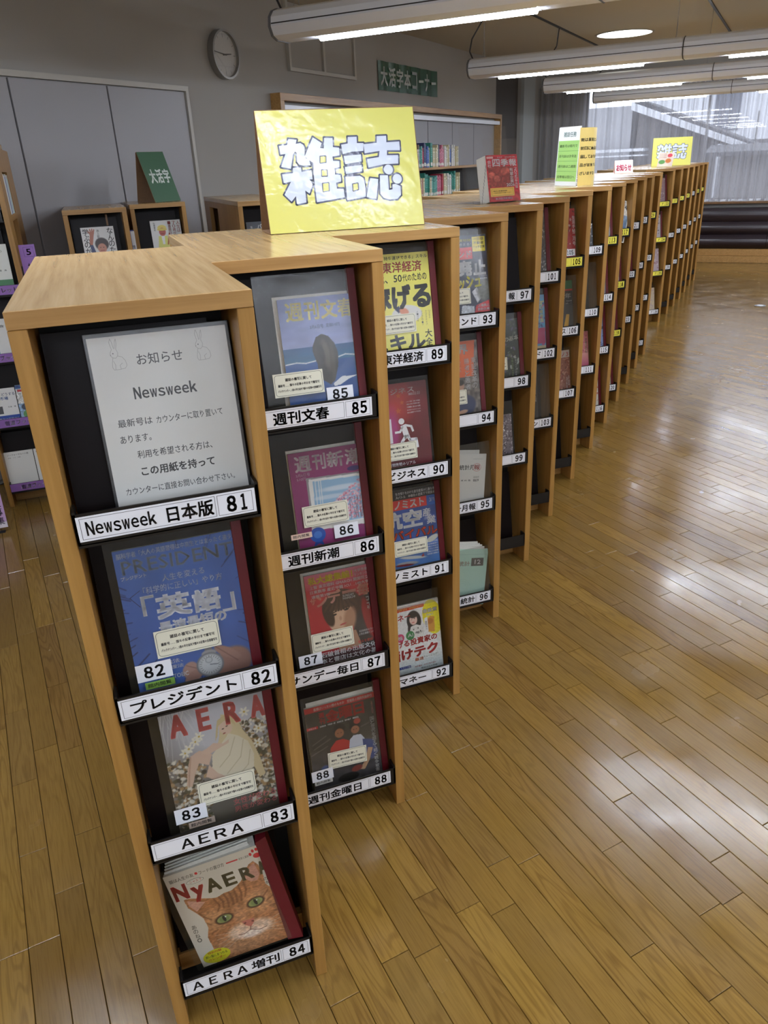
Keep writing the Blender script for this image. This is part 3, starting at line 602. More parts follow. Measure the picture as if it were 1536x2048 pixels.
def rack(x, y, w, label, group, H=HT, D=DP, zs=ZS, labels=None, name='magazine_rack', side_open=None, cards=True, ext=None, left_open=None):
    e = root(name, T(x - w, y, 0), label, 'rack', group); t = TB
    part('top_board', MB().box(0, 0, H - TB, w, D, H), M['oak_y_lit'], e, bevel=.0012)
    part('front_edging', MB().box(0.0005, -.0012, H - TB + .0008, w - .0005, .0003, H - .0008), M['oak_x'], e)
    if left_open is None: part('side_panel', MB().box(0, 0, 0, t, D, H - TB - .0004), M['oak_z'], e, bevel=.001)
    else:
        y0, y1, zb, zt = left_open
        part('side_panel', MB().box(0, 0, 0, t, y0, H - TB - .0004).box(0, y1, 0, t, D, H - TB - .0004).box(0, y0, 0, t, y1, zb).box(0, y0, zt, t, y1, H - TB - .0004), M['oak_z'], e)
        part('pocket_back', MB().box(t + .05, y0 - .01, .02, t + .06, y1 + .01, H - TB - .01), M['liner'], e)  # black sheet standing in for the shade inside the side opening
    if side_open is None: part('side_panel', MB().box(w - t, 0, 0, w, D, H - TB - .0004), M['oak_z'], e, bevel=.001)
    else:
        y0, y1, zsh = side_open; mb = MB().box(w - t, 0, 0, w, y0, H - TB - .0004).box(w - t, y1, 0, w, ext or D, H - TB - .0004)
        for a, b in zsh: mb.box(w - t, y0, a, w, y1, b)
        part('side_panel', mb, M['oak_z'], e); part('pocket_back', MB().box(w - t - .09, y0 - .01, .02, w - t - .08, y1 + .01, H - TB - .01), M['oak_dark'], e)
    part('back_panel', MB().box(t + .001, D - .02, .09, w - t - .001, D - .004, H - TB - .001), M['oak_z'], e)
    part('inner_liner', MB().box(t + .001, .17, .09, w - t - .001, .18, H - TB - .001), M['liner'], e)
    part('kickboard', MB().box(t + .001, .10, 0, w - t - .001, .118, .088), M['oak_x'], e)
    zz = list(zs); up = [H - TB - .01] + zz[:-1]
    for j, z in enumerate(zz):
        hgt = min(.315, up[j] - z - .012)
        pm = T(x - w, y + (.046 if z != ZS[3] or y > .01 else .10), z + .002) @ PLANE10(10)
        part('display_panel', MB().box(t + .006, 0, -.006, w - t - .034, hgt, 0), M['panel'], e, pm)
        tr = MB().box(t + .0015, -.0035, z - .006, w - t - .0015, -.0005, z + .046).box(t + .0015, -.0035, z - .010, w - t - .0015, .062, z - .004)
        tr.box(t + .0015, -.0035, z - .004, t + .006, .03, z + .05).box(w - t - .006, -.0035, z - .004, w - t - .0015, .03, z + .05)
        h = part('label_holder', tr, M['black'], e)
        num = labels[j] if labels else None
        if num and num not in NOLABEL:
            bg = (246, 238, 90) if num in YELLOW else (236, 239, 246)
            cx = .030 if w < .34 else w - .041 - .27
            part('label_card', card_mesh(num, TITLES.get(num, []), bg), None, h, T(x - w + cx, y - .0042, z + .0005) @ Matrix(((1, 0, 0, 0), (0, 0, -1, 0), (0, 1, 0, 0), (0, 0, 0, 1))),
                 label='yellow label card reading %d' % num if num in YELLOW else 'white label card reading %d' % num)
    return e
for i, ((x, y), w) in enumerate(zip(ROW, RW)):
    n0 = 81 + 4 * i
    ORD = 'nearest second third fourth fifth sixth seventh eighth ninth tenth eleventh twelfth thirteenth'.split()
    lb = ('%s oak magazine rack from the viewer, labels %d to %d' % (ORD[min(i, 12)], n0, n0 + 3)) if i else 'nearest oak magazine rack of the row, labels 81 to 84'
    if i == 12: lb = 'oak magazine rack just before the gap in the row, labels 129 to 132'
    if i >= 13: lb = '%s oak magazine rack beyond the gap in the row' % ('first second third fourth fifth sixth'.split() + ['last'])[i - 13]
    rack(x, y, w, lb, 'staggered row of magazine racks', labels=[n0 + k for k in range(4)])
# racks standing on the left behind the row
rack(-.235, 3.25, .332, 'tall five tier oak rack at the left edge with violet label strips', 'racks by the grey wall', H=1.835, D=.52, zs=[1.485, 1.135, .80, .455, .088], side_open=(.18, .48, [(0, .9), (1.47, 1.50), (1.70, 1.835 - TB - .0004)]), ext=.83)
rack(.335, 3.62, .335, 'oak rack by the grey wall holding a white book with a raised hand', 'racks by the grey wall', D=.68, side_open=(.10, .40, [(0, .4), (.9, .93)]))
rack(.695, 3.95, .325, 'oak rack under the small green tent sign by the grey wall', 'racks by the grey wall', D=.70)
rack(1.27, 3.42, .35, 'oak rack half hidden behind the large yellow sign, its open side pocket showing', 'racks by the grey wall', D=1.35, left_open=(.76, 1.12, 1.02, 1.44))

# ================================================================== MAGAZINES
NOTE1, NOTE2, NOTE3 = '雑誌の複写に関して', '最新号……個々の記事の半分まで複写可', 'バックナンバー…1冊の半分以内で個々の記事の全部複写可'
DK = (40, 40, 42); WH = (238, 238, 238)
def notice_art():
    a = Art().rect(0, 0, 110, 50, (222, 220, 200), 0); r = []
    for cx, cy, t0 in ((101, 41, 0), (9, 41, 90), (9, 9, 180), (101, 9, 270)): r += [(cx + 6 * cos(rad(t0 + k * 22.5)), cy + 6 * sin(rad(t0 + k * 22.5))) for k in range(5)]
    a.line(r, .8, (70, 80, 70), 1, True); a.text(NOTE1, 26, 32.5, 84, 7, DK, 1, 1.3); a.text(NOTE2, 9, 21.5, 101, 6, DK, 1, 1.3); a.text(NOTE3, 8, 10.5, 104, 5.6, DK, 1, 1.2); return a.mesh('notice_sticker', M['ink'])
NOTE = notice_art()
def magazine(i, j, rect, art, label, spine=True, sleeve=True, notice=None, number=None, small=None, back=None, thick=8, sl=(86, 292), stop=300, mw=None, cat='magazine', extra=None, spine_u=None):
    u0, v0, u1, v1 = rect; sm = slot_matrix(i, j) if mw is None else mw
    e = root('magazine', sm @ T(u0 / 1000, v0 / 1000, 0), label, cat)
    k = .001; bx = lambda x0, y0, x1, y1, z0, z1: MB().box(x0 * k, y0 * k, z0 * k, x1 * k, y1 * k, z1 * k)
    part('page_block', bx(u0 + .4, v0 + .4, u1 - .4, v1 - .4, -thick, -.25), M['paper'], e, sm)
    part('front_cover', art.mesh('front_cover', M['ink']), None, e, sm)
    if back: part('rear_cover', bx(back[0], v0 + 1, u1 - 2, back[1], -thick - 1.2, -thick - .3), back[2] if len(back) > 2 else M['paper'], e, sm)
    if sleeve:
        part('clear_sleeve', bx(sl[0], 3, sl[1], stop, 3.2, 3.5), M['clear'], e, sm)
    if spine:
        su = spine_u or 291; part('cover_spine', bx(su, 3, su + 18, stop + 2, -9, 4.5), M['red'], e, sm, bevel=.001, label='crimson cover spine')
    z = 4.6 if sleeve else .8
    if notice: part('notice_sticker', NOTE, None, e, sm @ T(notice[0] * k, notice[1] * k, z * k) @ Matrix.Rotation(rad(notice[2] if len(notice) > 2 else 0), 4, 'Z'))
    if number:
        a = Art().rect(0, 0, 60, 32, (232, 233, 238), 0); digits(a, number[2], 11, 49, 5, 22, (20, 20, 20), 1, 1.9)
        part('number_sticker', a.mesh('number_sticker', M['ink']), None, e, sm @ T(number[0] * k, number[1] * k, (z + .5) * k))
    if small:
        a = Art().rect(0, 0, 50, 13, small[2], 0).text('館内閲覧', 4, 3, 44, 7.5, DK, 1, .6); part('loan_sticker', a.mesh('loan_sticker', M['ink']), None, e, sm @ T(small[0] * k, small[1] * k, (z + .3) * k))
    return e
def fromcv(cv): return Art().grid(cv, 0)
def txt(a, *rows):
    for r in rows: a.text(*r[:1], *r[1:])
    return a

# 81 notice sheet in a clear sleeve
sm = slot_matrix(0, 0)
e = root('notice_sheet', sm @ T(.088, .004, 0), 'printed A4 notice with two rabbit sketches in a clear sleeve above label 81', 'notice')
part('backing_sleeve', MB().box(.088, .004, -.003, .303, .296, -.0003), M['black'], e, sm, bevel=.0006)
a = Art().rect(93, 6, 298, 289, (214, 214, 209), 0)
G1 = (62, 62, 64)
a.text('お知らせ', 159, 243, 227, 17, G1, 1, .3); [a.text(FW(ch), 146 + 12 * k, 193, 156.5 + 12 * k, 18 if ch in 'Nk' else 13, (45, 45, 48), 1, 1.5) for k, ch in enumerate('Newsweek')]
a.text('最新号は', 115, 153, 166, 12, G1, 1, .3); a.text('カウンターに取り置いて', 172, 152, 274, 11.5, G1, 1, .3); a.text('あります。', 114, 128, 160, 12, G1, 1, .3)
a.text('利用を希望される方は、', 135, 102, 250, 12.5, G1, 1, .3); a.text('この用紙を持って', 136, 74, 250, 15, (40, 40, 42), 1, 1.2); a.text('カウンターに直接お問い合わせ下さい。', 108, 47, 278, 11.5, G1, 1, .3)
def rabbit(cx, cy, m):
    P = lambda *q: [(cx + m * x, cy + y) for x, y in q]; c = (150, 148, 145); w = .55
    a.line(P((-4, 14), (-6, 24), (-4, 30), (-2, 24), (-1, 15)), w, c, 1); a.line(P((0, 15), (2, 25), (4, 29), (4, 22), (2, 14)), w, c, 1)
    a.line(P((-4, 14), (-7, 9), (-7, 5), (-4, 2), (0, 1), (3, 4), (4, 9), (2, 14)), w, c, 1); a.line(P((3, 4), (9, 2), (13, -4), (14, -11), (11, -15), (2, -16), (-5, -16), (-7, -12), (-6, -5), (-4, 2)), w, c, 1)
    a.line(P((-3, -16), (-2, -9), (-4, -3)), w, c, 1); a.line(P((5, -16), (4, -10), (8, -7)), w, c, 1); a.ell(cx - m * 3, cy + 8, .9, .9, (70, 70, 70), 1, 8); a.ell(cx - m * 6.5, cy + 6, .7, .5, (110, 100, 100), 1, 8)
rabbit(130, 256, 1); rabbit(256, 256, 1)
part('printed_sheet', a.mesh('printed_sheet', M['ink']), None, e, sm)
part('clear_sleeve', MB().box(.0895, .006, .001, .302, .2945, .0012), M['sheet'], e, sm)

# 82 blue business magazine
cv = Canvas(66, 5, 268, 280, 1.2, (62, 98, 172)); cv.noise(40, .06, 3)
rs = np.random.RandomState(4)
for _ in range(46):
    t = rs.uniform(0, 2 * pi); c, s_ = cos(t), sin(t); r0 = rs.uniform(88, 105); cv.line([(167 + c * r0, 150 + s_ * r0 * 1.2), (167 + c * (r0 + 30), 150 + s_ * (r0 + 30) * 1.2)], rs.uniform(.8, 2.2), (28, 44, 86), .8)
cv.ell(232, 38, 34, 30, (150, 112, 100), 20, .2).ell(150 + 6, 42, 16, 13, (176, 138, 124), 60, .2).ell(160, 28, 18, 10, (166, 126, 112), 30, .2).ell(224, 60, 26, 9, (160, 122, 110), -35, .2)
cv.line([(205, 75), (240, 40)], 1.2, (110, 78, 70)); cv.line([(150, 52), (168, 42)], 1.2, (120, 86, 78))
cv.ell(192, 73, 7, 5, (120, 120, 122), 0, .2).ell(192, 66, 13, 6, (150, 150, 152), 0, .2).ell(191, 44, 24, 23, (120, 122, 126), 0, .06).ell(191, 44, 21, 20, (172, 174, 176), 0, .06).ell(191, 44, 18.5, 17.5, (196, 198, 198), 0, .05).ell(190, 53, 6.5, 6, (150, 152, 154), 0, .12).ell(190, 53, 5, 4.5, (190, 192, 192), 0, .2)
for k in range(24):
    t = rad(k * 15); cv.line([(191 + 15 * cos(t), 44 + 14.5 * sin(t)), (191 + 18 * cos(t), 44 + 17 * sin(t))], .6, (60, 60, 60))
cv.line([(191, 44), (205, 42)], 1, (40, 40, 50))
a = fromcv(cv); a.text('PRESIDENT', 76, 236, 262, 25, (138, 150, 168), 1, .9)
a.text('脳科学者「大人の英語習得は中高生とはまったく違う」', 71, 265, 266, 10, (205, 212, 225), 2, .6); a.text('プレジデント', 72, 227, 113, 7, WH, 2, .8)
a.text('人生を変える', 137, 213, 208, 12.5, (215, 220, 230), 2, .3); a.text('「科学的に正しい」やり方', 103, 196, 236, 13, (215, 220, 230), 2, .3)
a.text('「', 96, 158, 118, 36, (240, 243, 250), 2, 1.3); a.text('英', 118, 146, 178, 44, (240, 243, 250), 2, 2.6); a.text('語', 180, 144, 228, 42, (240, 243, 250), 2, 2.6); a.text('」', 228, 136, 252, 34, (240, 243, 250), 2, 1.3)
a.text('最速最短の', 117, 120, 233, 22, (240, 243, 250), 2, 2.2); a.text('勉強法、', 104, 62, 146, 8, WH, 2, .5); a.text('整理法', 112, 52, 146, 7, WH, 2, .5); a.text('TOEIC', 126, 34, 152, 8, WH, 2, .8)
a.line([(98, 205), (80, 195), (94, 176)], 1.2, (28, 40, 84), 1)
magazine(0, 1, (66, 5, 268, 280), a, 'blue business magazine with a hand holding a stopwatch, above label 82', notice=(106, 78), number=(66, 42, 82), small=(77, 26, (120, 160, 70)), sl=(53, 282), spine_u=264, stop=298)

# 83 magazine with a long haired woman in cream
cv = Canvas(84, 5, 284, 282, 1.2, (132, 130, 134)); cv.vgrad(5, (96, 88, 76), 282, (150, 150, 156)); cv.ell(190, 215, 90, 60, (196, 198, 206), 0, .8, .9)
rs = np.random.RandomState(9)
for _ in range(26): x = rs.uniform(84, 140); cv.line([(x, 282), (x + rs.uniform(-30, 40), rs.uniform(150, 240))], .9, (206, 206, 206), .7)
for _ in range(900):
    side = rs.rand() < .5; x = rs.uniform(84, 150) if side else rs.uniform(228, 284); y = rs.uniform(20, 165) if side else rs.uniform(30, 215)
    c = [(208, 200, 180), (172, 140, 96), (120, 92, 56), (74, 74, 52), (222, 220, 208), (60, 52, 42)][rs.randint(6)]; cv.ell(x, y, rs.uniform(1.5, 6), rs.uniform(1.5, 4.5), c, rs.uniform(0, 180), .4, .85)
for x, y in ((142, 196), (128, 185), (120, 178), (240, 232), (262, 190), (256, 160), (150, 205)):
    for k in range(6): cv.ell(x + 6 * cos(k * pi / 3), y + 6 * sin(k * pi / 3), 4.5, 2.2, (226, 224, 206), k * 60, .3)
    cv.ell(x, y, 2, 2, (190, 160, 70))
cv.poly([(196, 238), (212, 236), (226, 222), (232, 196), (246, 168), (256, 130), (262, 90), (250, 86), (240, 120), (226, 150), (206, 168), (188, 176), (176, 168), (186, 190), (190, 214)], (206, 190, 150))
cv.poly([(205, 196), (222, 186), (238, 170), (246, 140), (242, 112), (226, 100), (176, 108), (164, 130), (168, 160), (186, 176)], (214, 206, 182))
for p in (((215, 185), (200, 150), (178, 130)), ((230, 175), (220, 140), (190, 112)), ((240, 150), (232, 120), (214, 104))): cv.line(p, 2, (172, 160, 132), .6)
cv.poly([(168, 162), (146, 176), (128, 168), (118, 140), (112, 110), (122, 104), (132, 132), (142, 150), (160, 140), (172, 120), (190, 104), (176, 96), (150, 118)], (204, 176, 156)); cv.line([(128, 166), (120, 130), (116, 106)], 3, (170, 136, 116), .6)
cv.ell(201, 210, 12, 15, (214, 186, 166), 20, .15).ell(196, 208, 2.4, 1.1, (60, 50, 46), 15, .3).ell(204, 212, 2.4, 1.1, (60, 50, 46), 15, .3).ell(197, 198, 3, 1.3, (150, 70, 64), 15, .3)
cv.poly([(188, 228), (204, 236), (218, 228), (220, 208), (214, 216), (200, 224), (188, 216), (184, 196), (178, 186), (184, 214)], (198, 180, 136))
cv.poly([(174, 184), (192, 178), (204, 184), (202, 176), (184, 170), (160, 162), (146, 172), (160, 176)], (208, 180, 160))
a = fromcv(cv); PK = (232, 112, 112)
for ch, x0, x1 in (('A', 100, 132), ('E', 152, 176), ('R', 203, 232), ('A', 252, 280)): a.text(ch, x0, 214, x1, 47, PK, 1, 2.4)
a.text('アの道は「失」', 110, 266, 196, 12, (66, 64, 66), 1, .9); a.text('子どもの格差が突き出す', 198, 272, 276, 5.5, (60, 58, 60), 1, .4); a.text('ちゃんみなの素顔', 206, 265, 276, 5.5, (60, 58, 60), 1, .4)
a.text('女性が変わる', 192, 40, 276, 14, (226, 130, 128), 1, .8); a.text('男性が変わる', 192, 24, 276, 13, (226, 130, 128), 1, .8)
magazine(0, 2, (84, 5, 284, 282), a, 'grey magazine showing a seated blond woman in a cream dress, above label 83', notice=(130, 60), number=(80, 36, 83), small=(102, 20, (196, 176, 160)), sl=(66, 292), spine_u=279, stop=282)

# 84 cat magazine, a thick stack leaning
ya, ti, ro = rad(-12.1), rad(10.4), rad(13.2)
e_ = Vector((cos(ya), sin(ya), 0)); v_ = Vector((-sin(ya) * sin(ti), cos(ya) * sin(ti), cos(ti))); eu = e_ * cos(ro) + v_ * sin(ro); ev = -e_ * sin(ro) + v_ * cos(ro); en = eu.cross(ev)
sm = Matrix(((eu.x, ev.x, en.x, .073), (eu.y, ev.y, en.y, .045), (eu.z, ev.z, en.z, .105), (0, 0, 0, 1)))
cv = Canvas(0, -8, 206, 235, 1.0, (216, 206, 186)); F1 = (178, 116, 70); F2 = (206, 150, 102); F3 = (120, 74, 42); F4 = (226, 190, 160)
cv.ell(20, 100, 50, 130, (232, 226, 210), 0, .9, .5)
head = [(36, 30), (34, 60), (44, 84), (42, 110), (36, 122), (22, 145), (20, 168), (34, 166), (54, 158), (74, 150), (86, 147), (104, 152), (120, 152), (134, 158), (146, 166), (156, 180), (172, 197), (184, 202), (191, 190), (193, 164), (190, 140), (200, 122), (206, 90), (206, -8), (30, -8)]
cv.poly(head, F1)
inh = np.zeros(cv.X.shape); tmp = Canvas(0, -8, 206, 235, 1.0, (0, 0, 0)); tmp.poly(head, (255, 255, 255)); mask = tmp.C[..., 0] / 255; bg = cv.C.copy()
cv.ell(62, 96, 30, 26, F2, 10, .7, .8).ell(160, 104, 32, 28, F2, 10, .7, .8).ell(112, 120, 20, 34, (160, 104, 62), 0, .7, .8).ell(100, 20, 70, 30, (192, 140, 98), 0, .8, .9).ell(116, 84, 14, 26, (196, 138, 94), 0, .8, .9)
cv.ell(100, 48, 24, 17, F4, 12, .6).ell(146, 46, 28, 17, F4, -6, .6).ell(124, 34, 26, 10, (236, 214, 196), 0, .7).noise(1.6, .14, 11, ax=.35).noise(5, .10, 12)
for pts, w in ((((88, 150), (94, 132), (90, 118)), 4), (((100, 152), (104, 134), (101, 116)), 4), (((112, 154), (114, 132), (112, 118)), 4.5), (((124, 155), (124, 134), (121, 120)), 4), (((136, 158), (136, 138), (130, 120)), 4), (((78, 146), (84, 126), (76, 114)), 3.5), (((148, 160), (148, 142), (140, 126)), 3.5),
               (((56, 100), (44, 112), (38, 124)), 2.5), (((52, 88), (42, 96)), 2.5), (((176, 112), (190, 124)), 3), (((180, 100), (198, 108)), 3), (((60, 70), (46, 66)), 2.5), (((182, 84), (204, 84)), 3), (((184, 70), (204, 66)), 3)): cv.line(pts, w, F3, .8, 3)
cv.poly([(26, 148), (26, 162), (40, 156), (60, 146), (48, 138), (36, 130)], (214, 160, 136)).poly([(154, 168), (172, 190), (184, 196), (187, 168), (178, 154), (164, 156)], (196, 140, 116)); cv.noise(2, .08, 5, ax=.5)
for cx, cy, r in ((82, 91, 6), (156, 104.5, 10)):
    cv.ell(cx, cy, 21, 12.5, (92, 56, 32), r, .2).ell(cx, cy, 18, 9.8, (40, 30, 22), r, .12).ell(cx, cy, 16.5, 8.6, (148, 156, 92), r, .12).ell(cx, cy, 11, 8.4, (122, 138, 80), r, .3).ell(cx, cy + .5, 3.4, 7.6, (18, 18, 16), r, .2).ell(cx + 4, cy + 4, 1.8, 1.4, (236, 240, 236), 0, .3)
cv.poly([(112, 70), (140, 68), (136, 58), (127, 50), (117, 58)], (196, 112, 96)).ell(118, 63, 3, 2, (110, 56, 48), 20, .4).ell(135, 62, 3, 2, (110, 56, 48), -20, .4).line([(126, 51), (124, 44), (108, 38), (96, 40)], 1.8, (110, 66, 50), .8).line([(124, 44), (142, 36), (158, 38)], 1.8, (110, 66, 50), .8)
for k in range(5): cv.line([(96, 50 - k * 4), (50, 58 - k * 12)], .6, (238, 230, 220), .7); cv.line([(154, 48 - k * 4), (202, 60 - k * 12)], .6, (238, 230, 220), .7)
cv.C = bg * (1 - mask[..., None]) + cv.C * mask[..., None]
a = fromcv(cv); RD = (206, 34, 40); OL = (108, 96, 58)
a.text('N', 5, 168, 36, 38, RD, 1, 2.6); a.text('y', 42, 152, 70, 38, RD, 1, 2.4); a.text('A', 74, 163, 104, 34, OL, 1, 2.4); a.text('E', 112, 163, 138, 32, OL, 1, 2.4); a.text('R', 149, 163, 176, 32, OL, 1, 2.4); a.text('A', 188, 164, 205, 32, OL, 1, 2.4)
a.text('猫は人生の友', 8, 214, 60, 9, (90, 82, 66), 1, .4); a.ell(66, 219, 3.2, 3.2, RD, 1); a.text('フードの選び方', 72, 213, 126, 9, (90, 82, 66), 1, .4); a.rect(131, 216, 156, 219, RD, 1); a.text('老衰と最期', 158, 214, 180, 6, (90, 82, 66), 1, .3)
a.ell(58, 203, 19, 6, (90, 80, 66), 1, 24).ell(58, 203, 18.2, 5.3, (224, 216, 198), 2, 24).text('ニャエラ', 46, 200, 72, 6, RD, 3, .4)
a.ell(196, 212, 8, 6, RD, 1, 14); [a.ell(x, y, 3, 4, RD, 1, 12) for x, y in ((184, 219), (191, 225), (199, 226))]
a.vtext('あのね。', 11, 102, 11, (84, 78, 66), 1, .3); a.vtext('の本', 190, 156, 9, (90, 82, 66), 1, .3); a.ell(36, 10, 30, 17, (226, 218, 40), 2, 30); a.text('特別付録', 20, 18, 50, 6, RD, 3, .6); a.text('飼い猫にまつわる', 12, 9, 60, 7, (60, 90, 40), 3, .5); a.text('カレンダー', 16, 1, 54, 6, RD, 3, .6)
e = root('magazine', sm, 'thick cat magazine with a ginger cat face leaning in its sleeve, above label 84', 'magazine')
blk = MB().hexa([(.0006, -.0075, -.016), (.2, -.0075, -.016), (.2, -.0075, -.0003), (.0006, -.0075, -.0003)], [(.004, .236, -.034), (.196, .243, -.030), (.2005, .2345, -.0003), (.0006, .2345, -.0003)])
part('page_block', blk, M['paper'], e, sm)
for k in range(4): part('inner_issue_edge', MB().hexa([(.002, .2, -.008 - k * .006), (.19, .2, -.008 - k * .006), (.19, .2, -.007 - k * .006), (.002, .2, -.007 - k * .006)], [(.004, .240 + k * .002, -.009 - k * .007), (.186, .246 + k * .002, -.009 - k * .007), (.186, .246 + k * .002, -.008 - k * .007), (.004, .240 + k * .002, -.008 - k * .007)]), M['paper'], e, sm)
part('front_cover', a.mesh('front_cover', M['ink']), None, e, sm)
part('cover_spine', MB().hexa([(.190, -.010, -.018), (.222, -.016, -.018), (.222, -.016, .004), (.190, -.010, .004)], [(.206, .262, -.034), (.228, .262, -.034), (.228, .250, .004), (.2035, .243, .004)]), M['red'], e, sm, label='crimson cover spine')
part('clear_sleeve', MB().box(-.012, -.008, .0046, .200, .252, .0049), M['clear'], e, sm)

# 85 sea and rock
cv = Canvas(134, 5, 296, 256, 1.2, (110, 122, 176)); cv.vgrad(153, (150, 160, 202), 256, (96, 110, 170)).vgrad(5, (34, 70, 130), 122, (40, 84, 146)).vgrad(122, (52, 104, 140), 153, (36, 88, 140)).noise(26, .06, 6, ay=3)
cv.line([(136, 121), (160, 123), (180, 120), (204, 123)], 2.2, (220, 224, 226)); cv.line([(250, 125), (270, 130), (290, 127)], 2.4, (220, 224, 226)); cv.poly([(236, 70), (258, 84), (274, 82), (291, 82), (272, 76), (252, 66), (238, 64)], (220, 224, 226))
rock = [(222, 178), (208, 172), (198, 151), (199, 138), (205, 116), (206, 96), (214, 80), (230, 69), (240, 76), (251, 106), (254, 135), (248, 156), (236, 172)]
cv.poly(rock, (56, 52, 50)).ell(228, 132, 9, 32, (96, 90, 80), 8, .6).ell(216, 140, 7, 20, (40, 36, 36), 12, .5).ell(240, 120, 6, 36, (78, 74, 66), 0, .6)
a = fromcv(cv); YE = (232, 220, 120)
for ch, x0, x1 in (('週', 149, 187), ('刊', 190, 222), ('文', 226, 262), ('春', 264, 298)): a.text(ch, x0, 209, x1, 38, YE, 1, 1.4)
a.text('3月6日号', 198, 190, 228, 8, (50, 56, 84), 1, .4); a.text('定価510円', 234, 191, 264, 8, (50, 56, 84), 1, .4)
magazine(1, 0, (134, 5, 296, 256), a, 'blue weekly magazine with a dark ear shaped rock in the sea, above label 85', notice=(103, 55), number=(217, 31, 85), back=(126, 262), sl=(86, 292), stop=306, spine_u=291)

# 86 magenta weekly with blossom window
cv = Canvas(124, 5, 290, 254, 1.2, (142, 46, 108)); cv.noise(60, .1, 2)
cv.poly([(158, 66), (160, 192), (290, 188), (290, 60)], (150, 148, 152)).poly([(163, 70), (165, 188), (290, 184), (290, 66)], (232, 234, 232)); P = [(172, 76), (174, 182), (290, 178), (290, 74)]
cv.poly(P, (150, 190, 222)); cv.ell(240, 158, 50, 6, (222, 232, 240), 0, .6, .8).ell(210, 140, 40, 5, (214, 226, 236), 0, .6, .7)
rs = np.random.RandomState(2)
for _ in range(620):
    x = rs.uniform(184, 290); y = rs.uniform(78, 100 + (x - 184) * .72)
    cv.ell(x, y, rs.uniform(1, 3.4), rs.uniform(1, 2.6), [(226, 150, 170), (236, 184, 196), (206, 120, 146), (240, 214, 220)][rs.randint(4)], 0, .4, .85)
for _ in range(14): x = rs.uniform(240, 285); cv.line([(x, 78), (x + rs.uniform(-14, 10), 130)], .8, (96, 60, 66), .8)
for x in (178, 186, 191): cv.line([(x, 78), (x + 2, 182)], 1.6, (236, 238, 236))
cv.poly([(158, 66), (290, 60), (290, 70), (158, 78)], (226, 226, 222))
a = fromcv(cv)
for ch, x0, x1 in (('週', 137, 176), ('刊', 179, 211), ('新', 214, 254), ('潮', 258, 296)): a.text(ch, x0, 208, x1, 37, (226, 216, 220), 1, 1.3)
a.text('3月6日号', 137, 197, 170, 7.5, (226, 200, 214), 1, .6); a.text('510円', 138, 188, 160, 7, (226, 200, 214), 1, .6); a.ell(276, 198, 16, 6, (60, 40, 110), 1); a.ell(171, 54, 19, 18, (28, 84, 176), 2, 26).ell(171, 54, 10, 9, (60, 120, 206), 3, 20).poly([(164, 40), (158, 26), (172, 32), (184, 26), (180, 40)], (24, 70, 156), 1)
magazine(1, 1, (124, 5, 290, 254), a, 'magenta weekly magazine with pink blossom outside a window, above label 86', notice=(140, 77), number=(210, 38, 86), small=(106, 53, (226, 196, 176)), back=(122, 260), stop=302, spine_u=288)

# 87 red weekly with a portrait
cv = Canvas(134, 5, 298, 264, 1.1, (178, 34, 46)); cv.vgrad(225, (186, 60, 76), 264, (196, 112, 130))
cv.poly([(256, 180), (298, 190), (298, 30), (240, 60)], (54, 46, 46)); cv.ell(288, 120, 14, 60, (150, 36, 42), 10, .3)
cv.ell(222, 168, 50, 44, (66, 44, 34), 0, .1).ell(214, 140, 33, 42, (214, 176, 146), -10, .1).ell(238, 128, 16, 34, (176, 132, 104), -10, .5).poly([(206, 100), (250, 96), (262, 50), (200, 50)], (170, 128, 102)).ell(184, 152, 13, 34, (58, 38, 30), 12, .2)
for x in range(176, 262, 7): cv.line([(222, 212), (x, 158 + abs(x - 214) * .15)], 6.5, (62, 41, 31) if x % 2 else (78, 54, 42), .95)
for x, y in ((199, 148), (232, 156)): cv.ell(x, y, 6.5, 2.6, (40, 28, 26), 10, .3).ell(x, y + 7, 8.5, 1.6, (64, 44, 34), 10, .4)
cv.ell(214, 136, 3.4, 6, (190, 148, 120), 0, .5).ell(219, 119, 9, 2.4, (184, 86, 80), 10, .3)
cv.poly([(134, 5), (134, 50), (298, 44), (298, 5)], (66, 34, 40))
a = fromcv(cv)
a.text('私大総集編！', 143, 238, 258, 20, (238, 220, 40), 2, 1.6); a.text('大学合格', 262, 248, 298, 9, WH, 2, .7); a.text('ランキング', 262, 238, 298, 8, WH, 2, .7); a.text('上智 東京理科 GMARCH 関関同立', 145, 226, 298, 9.5, WH, 2, .8); a.text('日東駒専 産近甲龍 ICU…149大学', 145, 214, 298, 9.5, WH, 2, .8); a.text('速報第3弾', 147, 202, 195, 8.5, WH, 2, .8)
for ch, x0, x1, y, h in (('サ', 142, 156, 186, 16), ('ン', 158, 186, 178, 28), ('デ', 188, 222, 180, 34), ('ー', 226, 262, 198, 8), ('毎', 264, 298, 184, 32)): a.text(ch, x0, y, x1, h, (240, 178, 160), 2, 1.9)
a.text('SUNDAY', 226, 190, 256, 6, WH, 2, .6); a.text('MAINICHI', 226, 183, 258, 6, WH, 2, .6); a.text('石破首相の出版文化', 152, 40, 300, 14, WH, 2, 1.3); a.text('本と書店は文化の基', 150, 23, 300, 14, WH, 2, 1.3); a.text('彼らを愛読', 252, 57, 292, 8, (226, 80, 70), 2, .7); a.vtext('ニコニコ号', 286, 186, 8, WH, 2, .4); a.text('石田純郎のラテ', 258, 86, 298, 6, WH, 2, .4); a.text('上田広瀬樹インタ', 256, 78, 298, 6, WH, 2, .4)
magazine(1, 2, (134, 5, 298, 264), a, 'red weekly magazine with a young man portrait, above label 87', notice=(131, 61, 0), number=(93, 29, 87), back=(128, 270), stop=284, spine_u=296)

